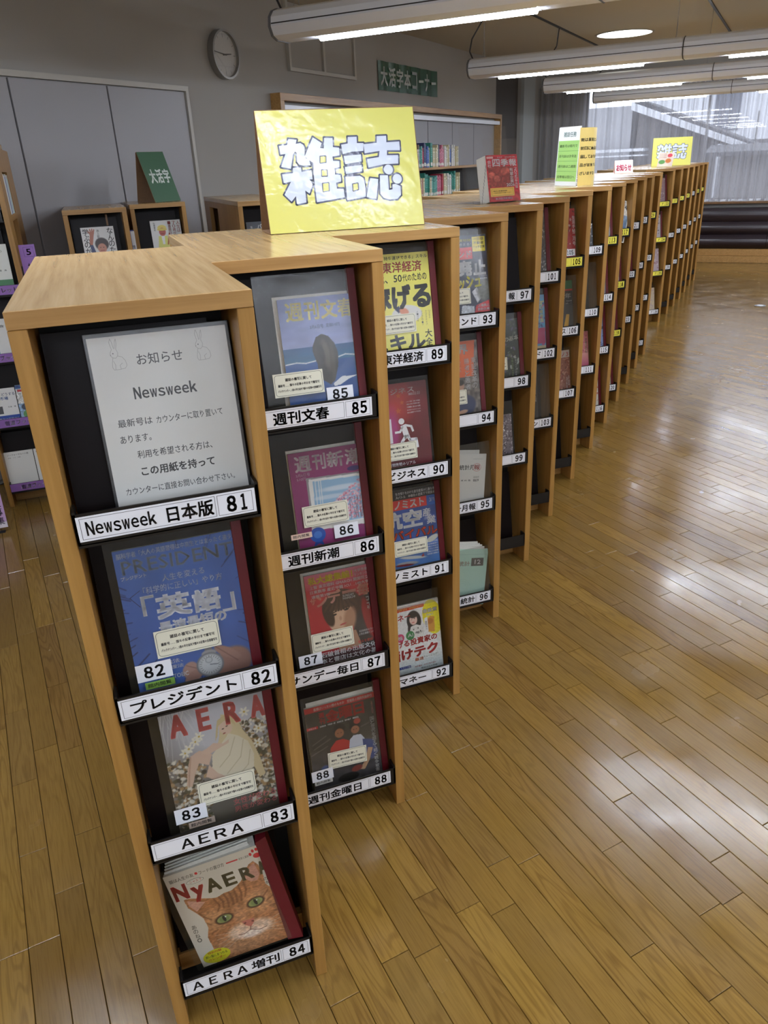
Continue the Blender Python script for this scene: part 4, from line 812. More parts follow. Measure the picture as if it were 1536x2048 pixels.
# 88 dark weekly with children
cv = Canvas(100, 5, 298, 262, 1.2, (52, 48, 42)); cv.vgrad(5, (70, 68, 74), 130, (62, 58, 54)).noise(14, .16, 8)
for p in (((110, 150), (150, 168)), ((112, 136), (160, 156)), ((104, 120), (150, 136)), ((250, 168), (280, 176))): cv.line(p, 2.5, (136, 134, 130), .6, 3)
cv.ell(188, 178, 17, 16, (24, 20, 20), 0, .2).ell(187, 166, 13, 14, (150, 100, 72), 0, .2).poly([(152, 100), (158, 128), (176, 146), (196, 146), (212, 136), (214, 96)], (176, 42, 40)).ell(232, 176, 15, 14, (26, 20, 20), 0, .2).ell(232, 164, 12, 12, (150, 96, 70), 0, .2).poly([(206, 96), (214, 138), (226, 148), (246, 146), (256, 130), (250, 96)], (196, 202, 214))
cv.ell(226, 196, 14, 12, (30, 24, 24), 0, .2).ell(240, 188, 10, 9, (160, 60, 50), 0, .3).poly([(250, 130), (280, 120), (292, 80), (270, 60), (250, 90)], (46, 66, 120)).poly([(262, 100), (276, 96), (262, 60), (246, 36), (232, 40), (252, 66)], (186, 150, 116)).ell(198, 26, 30, 13, (18, 18, 22), 0, .2).ell(224, 46, 16, 9, (130, 60, 50), 10, .3).ell(140, 60, 16, 22, (66, 88, 140), 20, .3)
for x, y in ((183, 166), (192, 166), (228, 165), (236, 165)): cv.ell(x, y, 1.8, 1.2, (30, 20, 18))
cv.poly([(100, 246), (100, 262), (298, 262), (298, 246)], (176, 36, 40))
a = fromcv(cv); RR = (196, 40, 42)
a.text('医療はいったい誰のものか　宮城県の病院再編移行', 126, 249, 290, 9, (230, 220, 216), 1, .6); a.vtext('週刊', 137, 242, 17, RR, 1, 1.5)
for ch, x0, x1 in (('金', 156, 192), ('曜', 193, 230), ('日', 233, 264)): a.text(ch, x0, 206, x1, 36, RR, 1, 2.2)
a.rect(100, 196, 131, 204, RR, 1).text('特集企画', 105, 197.5, 126, 5, WH, 2, .5); a.text('宮崎和美　平野啓一郎　雨宮処凛　田中優子　想田和弘', 136, 197, 246, 5, WH, 1, .3); a.vtext('国と世代を超えて続く戦争被害', 277, 190, 12.5, (222, 222, 218), 1, .4, .98); a.vtext('２月28日号', 284, 236, 6, (230, 160, 150), 1, .4)
magazine(1, 3, (100, 5, 298, 262), a, 'dark weekly magazine with two children in red and white shirts, above label 88', notice=(144, 68, -3), number=(95, 42, 88), small=(101, 30, (200, 198, 190)), back=(108, 273), stop=295, spine_u=296, sl=(92, 300))

# 89 yellow
cv = Canvas(90, 5, 294, 287, 1.6, (238, 230, 96)); cv.ell(218, 128, 44, 24, (224, 222, 214), 0, .08).poly([(182, 146), (196, 152), (204, 138), (194, 132)], (40, 52, 90)).ell(210, 136, 14, 9, (226, 150, 118), -20, .3).noise(50, .03, 1)
a = fromcv(cv); BK = (24, 24, 26); RD = (196, 44, 40)
a.text('必要なのは「持ち運びできる」スキル', 98, 271, 290, 10, BK, 1, .6); a.text('週刊東洋経済', 100, 238, 272, 28, RD, 1, 1.0); a.text('40代、50', 112, 212, 212, 24, BK, 1, .7); a.text('代の', 214, 214, 240, 18, BK, 1, .5); a.text('ための', 242, 214, 284, 20, BK, 1, .6)
a.text('稼', 100, 140, 176, 66, BK, 1, 2.4); a.text('げ', 178, 142, 234, 64, BK, 1, 2.4); a.text('る', 238, 142, 292, 62, BK, 1, 2.4); a.text('スキル', 106, 34, 266, 42, BK, 1, 2.4); a.vtext('大全', 266, 84, 23, BK, 1, .9, 1.0)
for x, t in ((246, 'データ分析'), (259, 'デジタルワーク'), (271, 'クリエイティブ'), (281, 'リスキル')): a.vtext(t, x, 134, 5.4, (70, 70, 70), 1, .2)
magazine(2, 0, (90, 5, 294, 287), a, 'yellow business weekly with large black lettering, above label 89', notice=(130, 80), stop=311, spine_u=293)

# 90 dark red with running figure
cv = Canvas(70, 5, 279, 274, 1.5, (120, 30, 40)); cv.vgrad(5, (96, 26, 38), 274, (118, 24, 34)).ell(176, 220, 50, 60, (176, 52, 46), 0, .9, .9).ell(164, 140, 22, 60, (176, 60, 130), 0, .9, .9).noise(30, .08, 4)
a = fromcv(cv); a.rect(70, 104, 162, 175, (232, 228, 236), 1).rect(70, 108, 154, 171, (216, 180, 214), 2); a.text('日経ビジネス', 92, 241, 240, 17, (236, 226, 222), 1, .5, dy=3)
for x, y, r in ((191, 238, 9), (200, 218, 8), (187, 195, 10)): a.poly([(x + (r if k % 2 == 0 else r * .42) * sin(k * pi / 5), y + (r if k % 2 == 0 else r * .42) * cos(k * pi / 5)) for k in range(10)], (190, 92, 46), 1)
W_ = (238, 238, 240); a.ell(193, 164, 9, 9, W_, 3); a.line([(198, 148), (206, 118)], 17, W_, 3); a.line([(196, 148), (186, 134), (172, 134)], 6.5, W_, 3); a.line([(206, 151), (222, 146), (226, 132)], 6.5, W_, 3); a.line([(202, 120), (190, 104), (180, 80)], 9, W_, 3); a.line([(208, 120), (214, 108), (234, 107), (236, 84)], 8.5, W_, 3)
a.text('2025.', 222, 236, 236, 6, W_, 1, .3); a.text('03.03', 236, 235, 258, 9, (220, 190, 190), 1, .4)
for k, (t, h) in enumerate((('トランプ関税　米国の世界戦略', 3.4), ('食品も車も半導体も急ぐ', 4.6), ('中国離脱へ踏み出す企業', 4.6), ('台湾の人口リスク', 3.2), ('出口は東南アジアだけか', 4.4))): a.text(t, 214, 216 - k * 8, 256, h, W_, 1, .5)
a.text('地方の激戦敗戦のリアル', 110, 34, 226, 11, W_, 1, .9)
magazine(2, 1, (70, 5, 279, 274), a, 'dark red business weekly with a white running exit figure, above label 90', notice=(122, 53), spine=False, sl=(66, 284), stop=287)

# 91 aircraft
cv = Canvas(100, 5, 300, 274, 1.5, (36, 70, 140)); cv.vgrad(5, (92, 140, 200), 100, (60, 100, 168)).vgrad(242, (22, 24, 28), 274, (20, 20, 24)).noise(24, .14, 3)
cv.ell(210, 54, 44, 5, (190, 192, 186), -8, .3).ell(190, 38, 36, 6, (160, 160, 160), -4, .3).ell(180, 34, 30, 3.4, (130, 30, 40), -4, .3).poly([(236, 52), (246, 62), (248, 50)], (150, 40, 40)).ell(280, 104, 22, 9, (196, 200, 190), 22, .2).ell(270, 176, 14, 6, (120, 130, 170), 30, .4)
a = fromcv(cv); a.rect(100, 212, 271, 243, (200, 40, 36), 1).rect(272, 212, 300, 243, (36, 90, 170), 1)
a.text('生き残りをかけた航空産業の仁義なき', 172, 258, 300, 9.5, WH, 1, .7); a.text('大バトル　本格化の逆風下で頑張る', 172, 247, 300, 9, WH, 1, .7); a.text('エコノミスト', 112, 215, 262, 25, WH, 2, 1.6); a.text('3/11', 280, 222, 304, 12, WH, 2, .5)
a.text('航', 116, 152, 186, 56, WH, 1, 2.4); a.text('空', 188, 152, 252, 56, WH, 1, 2.4); a.text('産', 254, 178, 281, 26, WH, 1, 1.2); a.text('業', 266, 152, 296, 26, WH, 1, 1.2); a.text('サバイバル', 112, 116, 300, 32, (30, 24, 40), 1, 4.0); a.text('サバイバル', 114, 118, 298, 28, (232, 60, 44), 2, 1.6)
for k in range(6): a.text(('ボーイングの凋落', '大型機構想に', '整備士不足の', 'パイロット不足', '新興LCCの挑戦', '脱炭素の道筋は')[k], 258, 92 - k * 8, 296, 5, WH, 1, .5)
a.rect(224, 8, 300, 27, (22, 26, 46), 1); a.text('書店の底力', 228, 11, 304, 13, WH, 2, 1.2)
magazine(2, 2, (100, 5, 300, 274), a, 'blue weekly magazine with airliners and a red title band, above label 91', notice=(150, 66), stop=284, spine_u=299, sl=(90, 300))

# 92 white money magazine
cv = Canvas(90, 5, 306, 262, 1.3, (232, 232, 230)); cv.vgrad(5, (186, 200, 200), 90, (226, 228, 224)).poly([(90, 238), (90, 250), (256, 254), (256, 242)], (220, 70, 40)).ell(282, 200, 34, 62, (240, 228, 40), 8, .06).poly([(90, 254), (306, 262), (306, 250), (90, 246)], (150, 146, 140), .4)
cv.ell(216, 200, 25, 36, (44, 36, 40), 5, .1).ell(206, 172, 14, 26, (44, 36, 40), 0, .2).ell(214, 204, 13.5, 18, (236, 200, 186), 5, .12).ell(208, 206, 2, 1.2, (50, 36, 36)).ell(219, 208, 2, 1.2, (50, 36, 36)).ell(213, 195, 5, 1.6, (200, 80, 84), 5, .4).ell(216, 219, 14, 9, (48, 38, 42), 5, .2).poly([(196, 160), (204, 182), (222, 186), (240, 178), (252, 160), (240, 130), (200, 130)], (226, 224, 218)).noise(4, .05, 5)
for x, y in ((212, 170), (228, 172), (236, 160), (222, 158)): cv.ell(x, y, 2, 3, (70, 70, 74))
cv.poly([(262, 196), (274, 204), (288, 200), (286, 146), (262, 150)], (214, 150, 60)).ell(272, 186, 11, 10, (186, 116, 40), 0, .4).poly([(252, 150), (252, 200), (264, 204), (264, 152)], (238, 238, 236))
a = fromcv(cv); RD = (206, 34, 44)
a.text('投資力がUP　2大特典は全すべて', 166, 243, 252, 7, (250, 230, 120), 1, .7); a.text('日経マネー', 92, 200, 204, 24, RD, 1, 1.3, dy=10); a.text('金投資', 248, 218, 300, 15, (70, 60, 40), 1, 2.6); a.text('金投資', 249, 219, 299, 13, WH, 2, 1.2); a.text('再編え', 260, 206, 286, 8, WH, 2, .8); a.vtext('金田洋介', 254, 192, 8, (90, 90, 90), 2, .3)
a.ell(198, 152, 15, 16, (50, 132, 72), 2, 24).text('AI', 189, 147, 208, 12, WH, 3, 1.0); a.ell(163, 150, 14, 15, (206, 60, 110), 2, 24).text('株', 154, 142, 172, 15, WH, 3, 1.2); a.text('で勝つ！', 214, 152, 244, 9, DK, 2, .5)
a.text('稼げる投資家の', 122, 114, 292, 24, RD, 2, 1.7, dy=4); a.text('儲けテク', 110, 66, 292, 40, RD, 2, 2.6, dy=6); a.text('最速', 206, 56, 238, 12, (226, 110, 40), 2, 1.0); a.text('トレーニング！', 240, 62, 290, 8, (90, 90, 70), 2, .5); a.rect(100, 38, 190, 47, (50, 66, 130), 2); a.text('トランプ砲', 156, 39, 188, 6.5, WH, 3, .5); a.text('株主優待　大化け株を探せ', 204, 34, 280, 6, (170, 60, 60), 2, .4); a.text('桐谷さんの手帳', 226, 24, 284, 6, DK, 2, .4)
magazine(2, 3, (90, 5, 306, 262), a, 'white money magazine with red lettering and a yellow balloon, above label 92', spine=False, sl=(84, 307), stop=300)

# 93 navy
cv = Canvas(90, 5, 306, 284, 1.6, (34, 38, 60)); cv.noise(20, .2, 4).poly([(244, 106), (262, 120), (284, 90), (262, 70)], (206, 206, 210)).poly([(200, 40), (206, 66), (250, 60), (250, 36)], (196, 200, 206)).ell(290, 110, 26, 40, (110, 112, 104), 0, .5).poly([(250, 38), (256, 62), (306, 76), (306, 34)], (200, 44, 52)); cv.noise(5, .15, 6)
a = fromcv(cv); a.rect(256, 232, 302, 278, (234, 214, 60), 1).rect(90, 210, 254, 247, (206, 36, 44), 1)
a.text('価格は投資分発', 150, 264, 252, 9, (230, 220, 60), 1, .7); a.text('始まる！', 208, 252, 252, 9, WH, 1, .7); a.text('ダイヤモンド', 96, 214, 250, 24, WH, 2, 1.1); a.text('一日昼', 260, 266, 298, 9, (90, 70, 20), 2, .6); a.text('不動産', 260, 254, 298, 9, BK, 2, .7); a.text('リッチ企業', 259, 242, 300, 9, BK, 2, .7)
a.text('廃', 192, 158, 250, 48, WH, 1, 2.4); a.text('止', 254, 158, 300, 48, WH, 1, 2.4); a.text('ッシュ', 196, 110, 280, 44, (236, 224, 40), 2, 1.6, dy=8); a.text('上場廃止', 262, 56, 304, 9, WH, 2, .8); a.text('目前企業', 262, 44, 304, 9, WH, 2, .8); a.text('PEファンドも', 272, 152, 302, 5, WH, 2, .3); a.text('MBOの真相', 272, 144, 302, 5, WH, 2, .3)
magazine(3, 0, (90, 5, 306, 284), a, 'navy business weekly with big white characters and a yellow box, above label 93', notice=(126, 70), spine=False, sl=(86, 308), stop=306)

# 94 orange block
cv = Canvas(80, 5, 280, 282, 1.6, (112, 104, 98)); cv.noise(9, .35, 7).poly([(80, 160), (80, 282), (268, 282), (256, 160)], (222, 106, 58)).ell(214, 64, 44, 36, (64, 70, 100), 0, .2).ell(206, 128, 12, 16, (190, 150, 126), 0, .3).ell(206, 142, 13, 10, (50, 42, 40), 0, .3).ell(206, 40, 20, 7, (196, 156, 130), 10, .3)
a = fromcv(cv); a.text('経済界', 100, 236, 242, 36, WH, 1, 1.6); a.vtext('東証改革の', 250, 226, 21, WH, 1, .5, 1.04); a.vtext('勝者と敗者', 224, 224, 21, WH, 1, .5, 1.04); a.vtext('総力特集', 204, 216, 9, (240, 200, 180), 1, .4)
magazine(3, 1, (80, 5, 280, 282), a, 'orange topped business magazine with vertical white title, above label 94', notice=(114, 68), stop=305, spine_u=277, sl=(76, 280))

# 95, 96 plain statistics booklets behind a smoky flap
def booklet_stack(i, j, col, title, label, w, h, x0, rot, decorate, offs):
    sm = slot_matrix(i, j, 10, .022) @ T(x0 / 1000, .006, 0) @ Matrix.Rotation(rad(rot), 4, 'Z')
    e = root('booklet', sm, label, 'booklet'); pc = plain('cover_stock_%d' % j, col, .6)
    part('front_booklet', MB().box(0, 0, -.006, w / 1000, h / 1000, -.0003), M['paper'], e, sm)
    for k, (dx, dy_) in enumerate(offs): part('rear_booklet', MB().box(dx / 1000, .002, -.006 - .0045 * (k + 1), (w + dx) / 1000, (h + dy_) / 1000, -.0063 - .0045 * k), M['paper'], e, sm)
    a = Art().rect(0, 0, w, h, col, 0); decorate(a); part('front_cover', a.mesh('front_cover', M['ink']), None, e, sm)
    o = Art().rect(0, 0, 78, 19, (236, 178, 60), 0).line([(4, 3), (74, 3), (74, 16), (4, 16)], .6, (120, 90, 30), 1, True).text('館内 図書館蔵', 9, 6, 68, 7, (90, 60, 20), 1, .5)
    part('orange_sticker', o.mesh('orange_sticker', M['ink']), None, e, sm @ T((w - 84) / 1000, .012, .0009), label='orange library sticker'); return e
booklet_stack(3, 2, (226, 226, 218), '', 'white statistics booklets leaning in the slot with orange sticker, above label 95', 182, 216, 100, -8,
              lambda a: (a.text('統計月報', 76, 158, 158, 19, (60, 58, 60), 1, .9), a.ell(146, 167, 17, 15, (214, 120, 120), 1), a.ell(146, 167, 15.5, 13.5, (226, 226, 218), 2), a.text('報', 134, 158, 158, 19, (170, 40, 46), 3, .9), a.text('2024.9', 134, 128, 156, 6, DK, 1, .3), a.text('869', 134, 114, 156, 10, DK, 1, .4), a.text('資 料 集', 84, 116, 124, 6.5, (90, 90, 90), 1, .4), a.text('STATISTICS', 130, 196, 166, 3, (130, 130, 130), 1, .2)), [(-26, 14), (-30, 12)])
booklet_stack(3, 3, (184, 222, 204), '', 'pale green statistics booklets in the lowest slot with orange sticker, above label 96', 196, 226, 92, -10,
              lambda a: (a.rect(128, 158, 180, 190, (84, 86, 84), 1), a.text('12', 142, 165, 168, 18, WH, 2, 1.3), a.text('の統計', 50, 158, 122, 20, (160, 130, 120), 1, .5), a.line([(60, 204), (192, 204)], .5, (120, 150, 140), 1), [a.line([(96 + r * cos(t / 10 * pi), 70 + r * sin(t / 10 * pi)) for t in range(21)], .5, (150, 190, 172), 1) for r in (20, 28, 36)]), [(-14, 8), (-22, 14), (-30, 18), (-38, 24)])
def flap(i, j, v1, mat='smoke'):
    e = root('acrylic_flap', slot_matrix(i, j, 10, .010) @ T(.03, .002, 0), {(3, 2): 'smoky acrylic flap over the white statistics booklets', (3, 3): 'smoky acrylic flap over the pale green booklets', (5, 2): 'smoky acrylic flap over the near black magazine', (6, 1): 'smoky acrylic flap over the magazine with the green top band', (7, 1): 'smoky acrylic flap over the empty slot above label 110'}[i, j], 'flap')
    part('flap_sheet', MB().box(0, 0, 0, RW[i] - .06, v1, .0015), M[mat], e); return e
flap(3, 2, .245); flap(3, 3, .215); flap(5, 2, .29); flap(6, 1, .29); flap(7, 1, .29)

# further magazines, seen as slivers
def mottle(rect, base, cols, seed, n=160, rmax=9, step=2.4):
    cv = Canvas(*rect, step, base); rs = np.random.RandomState(seed); x0, y0, x1, y1 = rect
    for _ in range(n): cv.ell(rs.uniform(x0, x1), rs.uniform(y0, y1), rs.uniform(2, rmax), rs.uniform(1.5, rmax * .6), cols[rs.randint(len(cols))], rs.uniform(0, 180), .4, .8)
    return cv
r = (86, 5, 288, 262)
cv = mottle(r, (46, 52, 40), [(80, 90, 60), (120, 130, 110), (30, 34, 30), (196, 200, 190), (104, 92, 130)], 1); a = fromcv(cv); a.text('の基本', 226, 172, 290, 20, (236, 236, 220), 1, .5, dy=6); a.vtext('受験生の基本特集号', 252, 110, 9, (180, 200, 140), 1, .3); a.vtext('特集すべての読者', 268, 112, 9, (200, 206, 200), 1, .3)
magazine(4, 1, r, a, 'dark green magazine with white glass photo, above label 98', notice=(122, 64), stop=284, spine_u=289)
r = (70, 5, 268, 200); cv = mottle(r, (120, 110, 116), [(220, 214, 216), (40, 34, 38), (170, 160, 164), (90, 76, 84)], 3, 900, 4); a = fromcv(cv); a.text('水', 206, 128, 236, 30, WH, 1, 1.4)
magazine(4, 2, r, a, 'grey speckled black and white magazine, above label 99', spine=False, sl=(66, 274), stop=256)
r = (80, 5, 270, 286); cv = mottle(r, (70, 64, 64), [(200, 196, 190), (30, 28, 30), (120, 100, 90), (90, 100, 110)], 5, 500, 6); a = fromcv(cv); magazine(5, 0, r, a, 'dark mottled photo magazine with crimson spine, above label 101', stop=303, spine_u=271)
r = (84, 5, 286, 276); cv = mottle(r, (90, 150, 190), [(60, 160, 210), (220, 210, 120), (40, 60, 120), (200, 60, 110)], 6, 300); cv.poly([(84, 60), (84, 130), (286, 130), (286, 60)], (170, 50, 96)); cv.poly([(84, 5), (84, 50), (286, 50), (286, 5)], (200, 180, 140)); a = fromcv(cv); a.vtext('夏の植物園', 262, 250, 18, (236, 226, 120), 1, .6); magazine(5, 1, r, a, 'blue and pink colourful magazine with crimson spine, above label 102', stop=303, spine_u=287)
r = (70, 5, 262, 250); a = Art().rect(*r, (34, 32, 32), 0); a.vtext('の真髄', 246, 244, 14, (200, 60, 50), 1, .5); a.vtext('読む前の楽しみ特集', 248, 190, 8, (210, 206, 200), 1, .3); magazine(5, 2, r, a, 'near black magazine with red and white vertical text, above label 103', spine=False, sleeve=False, small=(206, 14, (130, 180, 60)))
r = (90, 5, 316, 268); cv = mottle(r, (176, 40, 44), [(206, 60, 60), (120, 24, 30), (220, 206, 200), (90, 30, 34)], 7, 120); a = fromcv(cv); a.vtext('生活手帖二月号', 300, 236, 19, WH, 1, 1.0); magazine(6, 0, r, a, 'bright red magazine with white characters, above yellow label 105', number=(250, 46, 105), spine=False, sl=(86, 322), stop=284)
r = (90, 5, 326, 264); a = Art().rect(*r, (44, 48, 52), 0).rect(90, 222, 326, 264, (44, 112, 66), 1).rect(90, 214, 326, 222, (196, 50, 44), 1); a.text('新年', 250, 176, 316, 26, WH, 2, 1.2); a.text('特別企画', 288, 160, 320, 7, WH, 2, .5); a.text('決算ノート', 284, 148, 320, 7, WH, 2, .5); a.poly([(262, 8), (292, 8), (304, 96), (286, 98)], (222, 168, 40), 1); magazine(6, 1, r, a, 'dark magazine with a green top band, above label 106', spine=False, sleeve=False)
r = (90, 5, 332, 238); cv = mottle(r, (150, 96, 78), [(190, 130, 110), (110, 70, 60), (206, 160, 140), (130, 60, 50)], 8, 400, 8); cv.poly([(90, 200), (90, 238), (332, 238), (332, 200)], (206, 190, 180)); a = fromcv(cv); a.text('ノ３', 284, 206, 324, 22, (180, 50, 60), 1, .9); a.vtext('スペシャル企画', 306, 96, 10, WH, 1, .4); a.vtext('八千代の春', 318, 104, 10, WH, 1, .4); magazine(6, 2, r, a, 'brown patterned magazine with pale heading, above label 107', spine=False, sl=(86, 338), stop=252)
r = (90, 5, 298, 158); cv = mottle(r, (60, 60, 62), [(236, 236, 232), (150, 150, 150), (30, 30, 30)], 9, 140); magazine(7, 0, r, fromcv(cv), 'small black and white booklet, above label 109', spine=False, sleeve=False)
r = (90, 5, 326, 234); cv = mottle(r, (190, 110, 110), [(222, 180, 160), (150, 60, 90), (230, 200, 180)], 10, 200); cv.vgrad(5, (170, 50, 96), 110, (210, 150, 140)); a = fromcv(cv); a.vtext('京都の百年', 304, 196, 17, (60, 40, 40), 1, .5); magazine(7, 2, r, a, 'pink magazine fading to cream at the top, above label 111', spine=False, sl=(86, 330), stop=240)
def simple(i, j, c, cols, seed, label, w1=300, su=302, top=262, stop=290, spine=True):
    r = (90, 5, w1, top); cv = mottle(r, c, cols, seed, 90, 12, 4); magazine(i, j, r, fromcv(cv), label, spine=spine, stop=stop, spine_u=su, sleeve=True, sl=(86, w1 + 2))
simple(8, 0, (80, 84, 90), [(150, 150, 150), (40, 44, 50)], 11, 'grey magazine with crimson spine, above yellow label 113')
simple(8, 1, (120, 120, 140), [(200, 200, 210), (60, 70, 120)], 12, 'grey blue magazine with crimson spine, above label 114')
simple(8, 2, (130, 150, 200), [(180, 190, 230), (40, 50, 80)], 13, 'light blue magazine with crimson spine, above label 115', 314, 316)
simple(8, 3, (222, 216, 204), [(236, 232, 226), (190, 60, 60)], 14, 'cream magazine with crimson spine, above label 116', 312, 314)
simple(9, 1, (180, 160, 150), [(226, 210, 200), (90, 70, 60)], 15, 'pale brown magazine with crimson spine, above yellow label 118', 316, 318, stop=200)
simple(9, 2, (110, 50, 60), [(160, 80, 80), (60, 20, 30)], 16, 'wine red magazine with crimson spine, above yellow label 119', 318, 320)
simple(9, 3, (206, 200, 190), [(236, 236, 230), (120, 110, 100)], 17, 'off white magazine with crimson spine, above label 120', 318, 320)
simple(10, 1, (70, 40, 44), [(120, 60, 60), (40, 30, 30)], 18, 'dark wine magazine with crimson spine, above label 122', 304, 306)
simple(13, 0, (150, 120, 130), [(206, 190, 190), (130, 40, 60), (70, 60, 80)], 19, 'mottled pink magazine, above yellow label 133', 292, 294)
simple(13, 1, (190, 180, 186), [(226, 220, 226), (90, 80, 90)], 20, 'pale grey magazine, above yellow label 134', 280, 282)
simple(13, 2, (196, 176, 186), [(230, 220, 226), (150, 90, 110)], 21, 'pale lilac magazine, above yellow label 135', 302, 304, spine=False)
simple(13, 3, (214, 196, 170), [(236, 216, 160), (180, 150, 180)], 22, 'cream and orange booklet, above label 136', 298, 300, spine=False)
# 117 white magazine leaning towards the right
sm = slot_matrix(9, 0) @ T(.108, .006, .002) @ Matrix.Rotation(rad(-15.5), 4, 'Z')
e = root('magazine', sm, 'white magazine with a landscape photo leaning in the slot above yellow label 117', 'magazine')
part('page_block', MB().box(0, 0, -.006, .215, .262, -.0003), M['paper'], e, sm); cv = Canvas(0, 0, 215, 262, 3, (228, 228, 222)); cv.vgrad(5, (60, 56, 50), 90, (110, 104, 96), 6, 207).vgrad(90, (90, 120, 160), 170, (150, 176, 206), 6, 207).noise(12, .1, 2)
a = fromcv(cv); a.text('4', 168, 206, 194, 34, (80, 90, 110), 1, .6); a.line([(20, 250), (196, 250)], 1.4, (90, 90, 90), 1); part('front_cover', a.mesh('front_cover', M['ink']), None, e, sm)

# ================================================================== THINGS ON THE RACK TOPS
STROKES = [[(79.2, 232.6), (100.5, 229.8), (96.9, 220.0), (109.2, 221.4), (116.1, 217.2), (119.0, 209.5), (116.5, 191.3), (118.7, 183.6), (126.7, 181.8), (128.9, 165.8), (109.7, 165.7), (98.7, 169.2), (94.7, 175.5), (96.2, 198.2), (92.4, 201.4), (85.8, 194.1), (76.1, 159.5), (50.9, 165.2), (66.6, 196.3), (53.5, 195.3), (52.3, 216.4), (73.8, 217.8)], [(81.3, 161.7), (102.6, 162.0), (102.7, 150.7), (129.6, 154.1), (129.8, 131.1), (121.5, 131.5), (128.1, 118.8), (116.7, 96.2), (106.3, 104.5), (105.5, 74.5), (79.7, 71.9), (79.8, 91.9), (66.5, 78.7), (50.3, 96.5), (71.7, 127.7), (52.4, 125.5), (50.9, 146.9), (79.5, 148.7)], [(143.8, 234.4), (165.9, 219.4), (160.0, 208.0), (169.7, 206.1), (174.2, 231.9), (196.4, 231.1), (194.4, 208.3), (210.9, 206.7), (209.7, 187.1), (190.4, 185.4), (190.6, 174.6), (207.2, 173.0), (206.0, 158.5), (192.2, 156.0), (191.2, 140.6), (206.1, 138.4), (205.7, 122.2), (191.8, 119.8), (191.6, 104.9), (210.1, 103.9), (210.6, 82.0), (133.7, 73.6), (134.1, 138.6), (137.0, 172.2), (124.9, 180.3), (116.1, 188.3), (128.8, 209.1)], [(237.8, 232.2), (262.1, 232.0), (260.8, 216.0), (278.7, 215.4), (276.3, 196.0), (243.8, 195.1), (218.9, 190.4), (217.5, 213.6), (235.7, 216.0)], [(220.7, 185.8), (268.4, 187.6), (267.9, 169.9), (222.4, 165.0)], [(220.4, 157.9), (266.8, 161.3), (266.5, 145.0), (221.5, 140.2)], [(218.2, 133.2), (258.3, 134.5), (267.7, 127.8), (270.0, 110.4), (268.7, 80.5), (216.5, 74.5)], [(317.4, 231.7), (343.7, 231.8), (342.4, 215.4), (379.0, 216.3), (378.1, 193.7), (341.6, 195.1), (340.1, 182.7), (371.5, 182.1), (369.6, 160.4), (330.5, 160.5), (284.7, 153.6), (284.0, 175.5), (317.1, 178.9), (320.8, 194.3), (278.9, 189.7), (278.4, 212.9), (315.3, 214.8)], [(286.5, 126.9), (308.6, 123.7), (297.3, 73.6), (270.3, 79.5)], [(314.3, 132.9), (336.4, 131.9), (335.4, 94.5), (345.4, 95.6), (346.9, 108.3), (355.8, 109.4), (369.1, 102.4), (367.5, 80.2), (356.4, 70.5), (335.3, 70.0), (318.3, 74.8), (310.0, 86.3)]]
HOLES = [[(158.1, 186.1), (171.4, 186.1), (170.2, 172.4), (156.1, 171.4)], [(157.6, 152.3), (170.2, 151.7), (169.1, 138.5), (156.4, 138.5)], [(155.8, 119.0), (170.6, 119.6), (169.2, 101.3), (154.6, 99.9)], [(237.5, 113.5), (250.0, 115.1), (249.5, 100.4), (236.5, 97.9)]]
DOTS = [(339.9, 146.5), (361.9, 121.8), (354.5, 145.9)]
def tent_sign(base, ang, w, h, tilt, depth, faces, label, cb, name='tent_sign', mats=None):
    """folded card: front sheet leaning back, rear leg and base strip"""
    m = T(*base) @ Matrix.Rotation(rad(ang), 4, 'Z'); e = root(name, m, label, 'sign'); top = Vector((0, h * sin(rad(tilt)), h * cos(rad(tilt)))); th = .0025
    P = lambda x, v: Vector((x, top.y * v, top.z * v)); fr = m @ Matrix(((1, 0, 0, 0), (0, sin(rad(tilt)), -cos(rad(tilt)), 0), (0, cos(rad(tilt)), sin(rad(tilt)), 0), (0, 0, 0, 1)))
    part('front_sheet', MB().box(0, .001, -th, w, h, 0), cb, e, fr, bevel=.0004)
    s = .004 + th
    part('rear_leg', MB().hexa([(0, depth - th, .0035), (w, depth - th, .0035), (w, depth, .0035), (0, depth, .0035)], [(0, top.y + s - th, top.z - .004), (w, top.y + s - th, top.z - .004), (w, top.y + s, top.z - .004), (0, top.y + s, top.z - .004)]), cb, e, m)
    part('base_strip', MB().box(0, .004, .0005, w, depth, .003), cb, e, m)
    part('printed_front', faces.mesh('printed_front', M['inkgloss']), None, e, fr @ T(0, 0, .0006)); return e
def zasshi(scale=1.0):
    a = Art(); YB = (208, 204, 96); cv = Canvas(1, 1, 426, 302, 6, YB); a.grid(cv, 0); DKL = (52, 56, 84); LT = (196, 204, 220)
    for s_ in STROKES: a.line(s_, 8.4, DKL, 1, True); [a.ell(x, y, 4.2, 4.2, DKL, 1, 10) for x, y in s_]
    for cx, cy in DOTS[:2]: a.ell(cx, cy, 16.8, 16.8, DKL, 1, 28)
    for s_ in STROKES: a.poly(s_, LT, 2)
    for cx, cy in DOTS[:2]: a.ell(cx, cy, 12.6, 12.6, LT, 3, 28)
    for s_ in HOLES: a.line(s_, 5.5, DKL, 3, True); a.poly(s_, YB, 4)
    return a
cbd = M['card']
tent_sign((.568, .953, HT + .0005), -3.04, .428, .304, 15, .148, zasshi(), 'large yellow tent sign with two big outlined characters on the nearest rack tops', cbd)
tent_sign((6.385, 6.945, HT + .0005), -36, .40, .285, 12, .14, zasshi(), 'smaller looking distant yellow tent sign with outlined characters near the far end of the row', cbd)
a = Art().rect(1, 1, 219, 299, (38, 84, 54), 0)
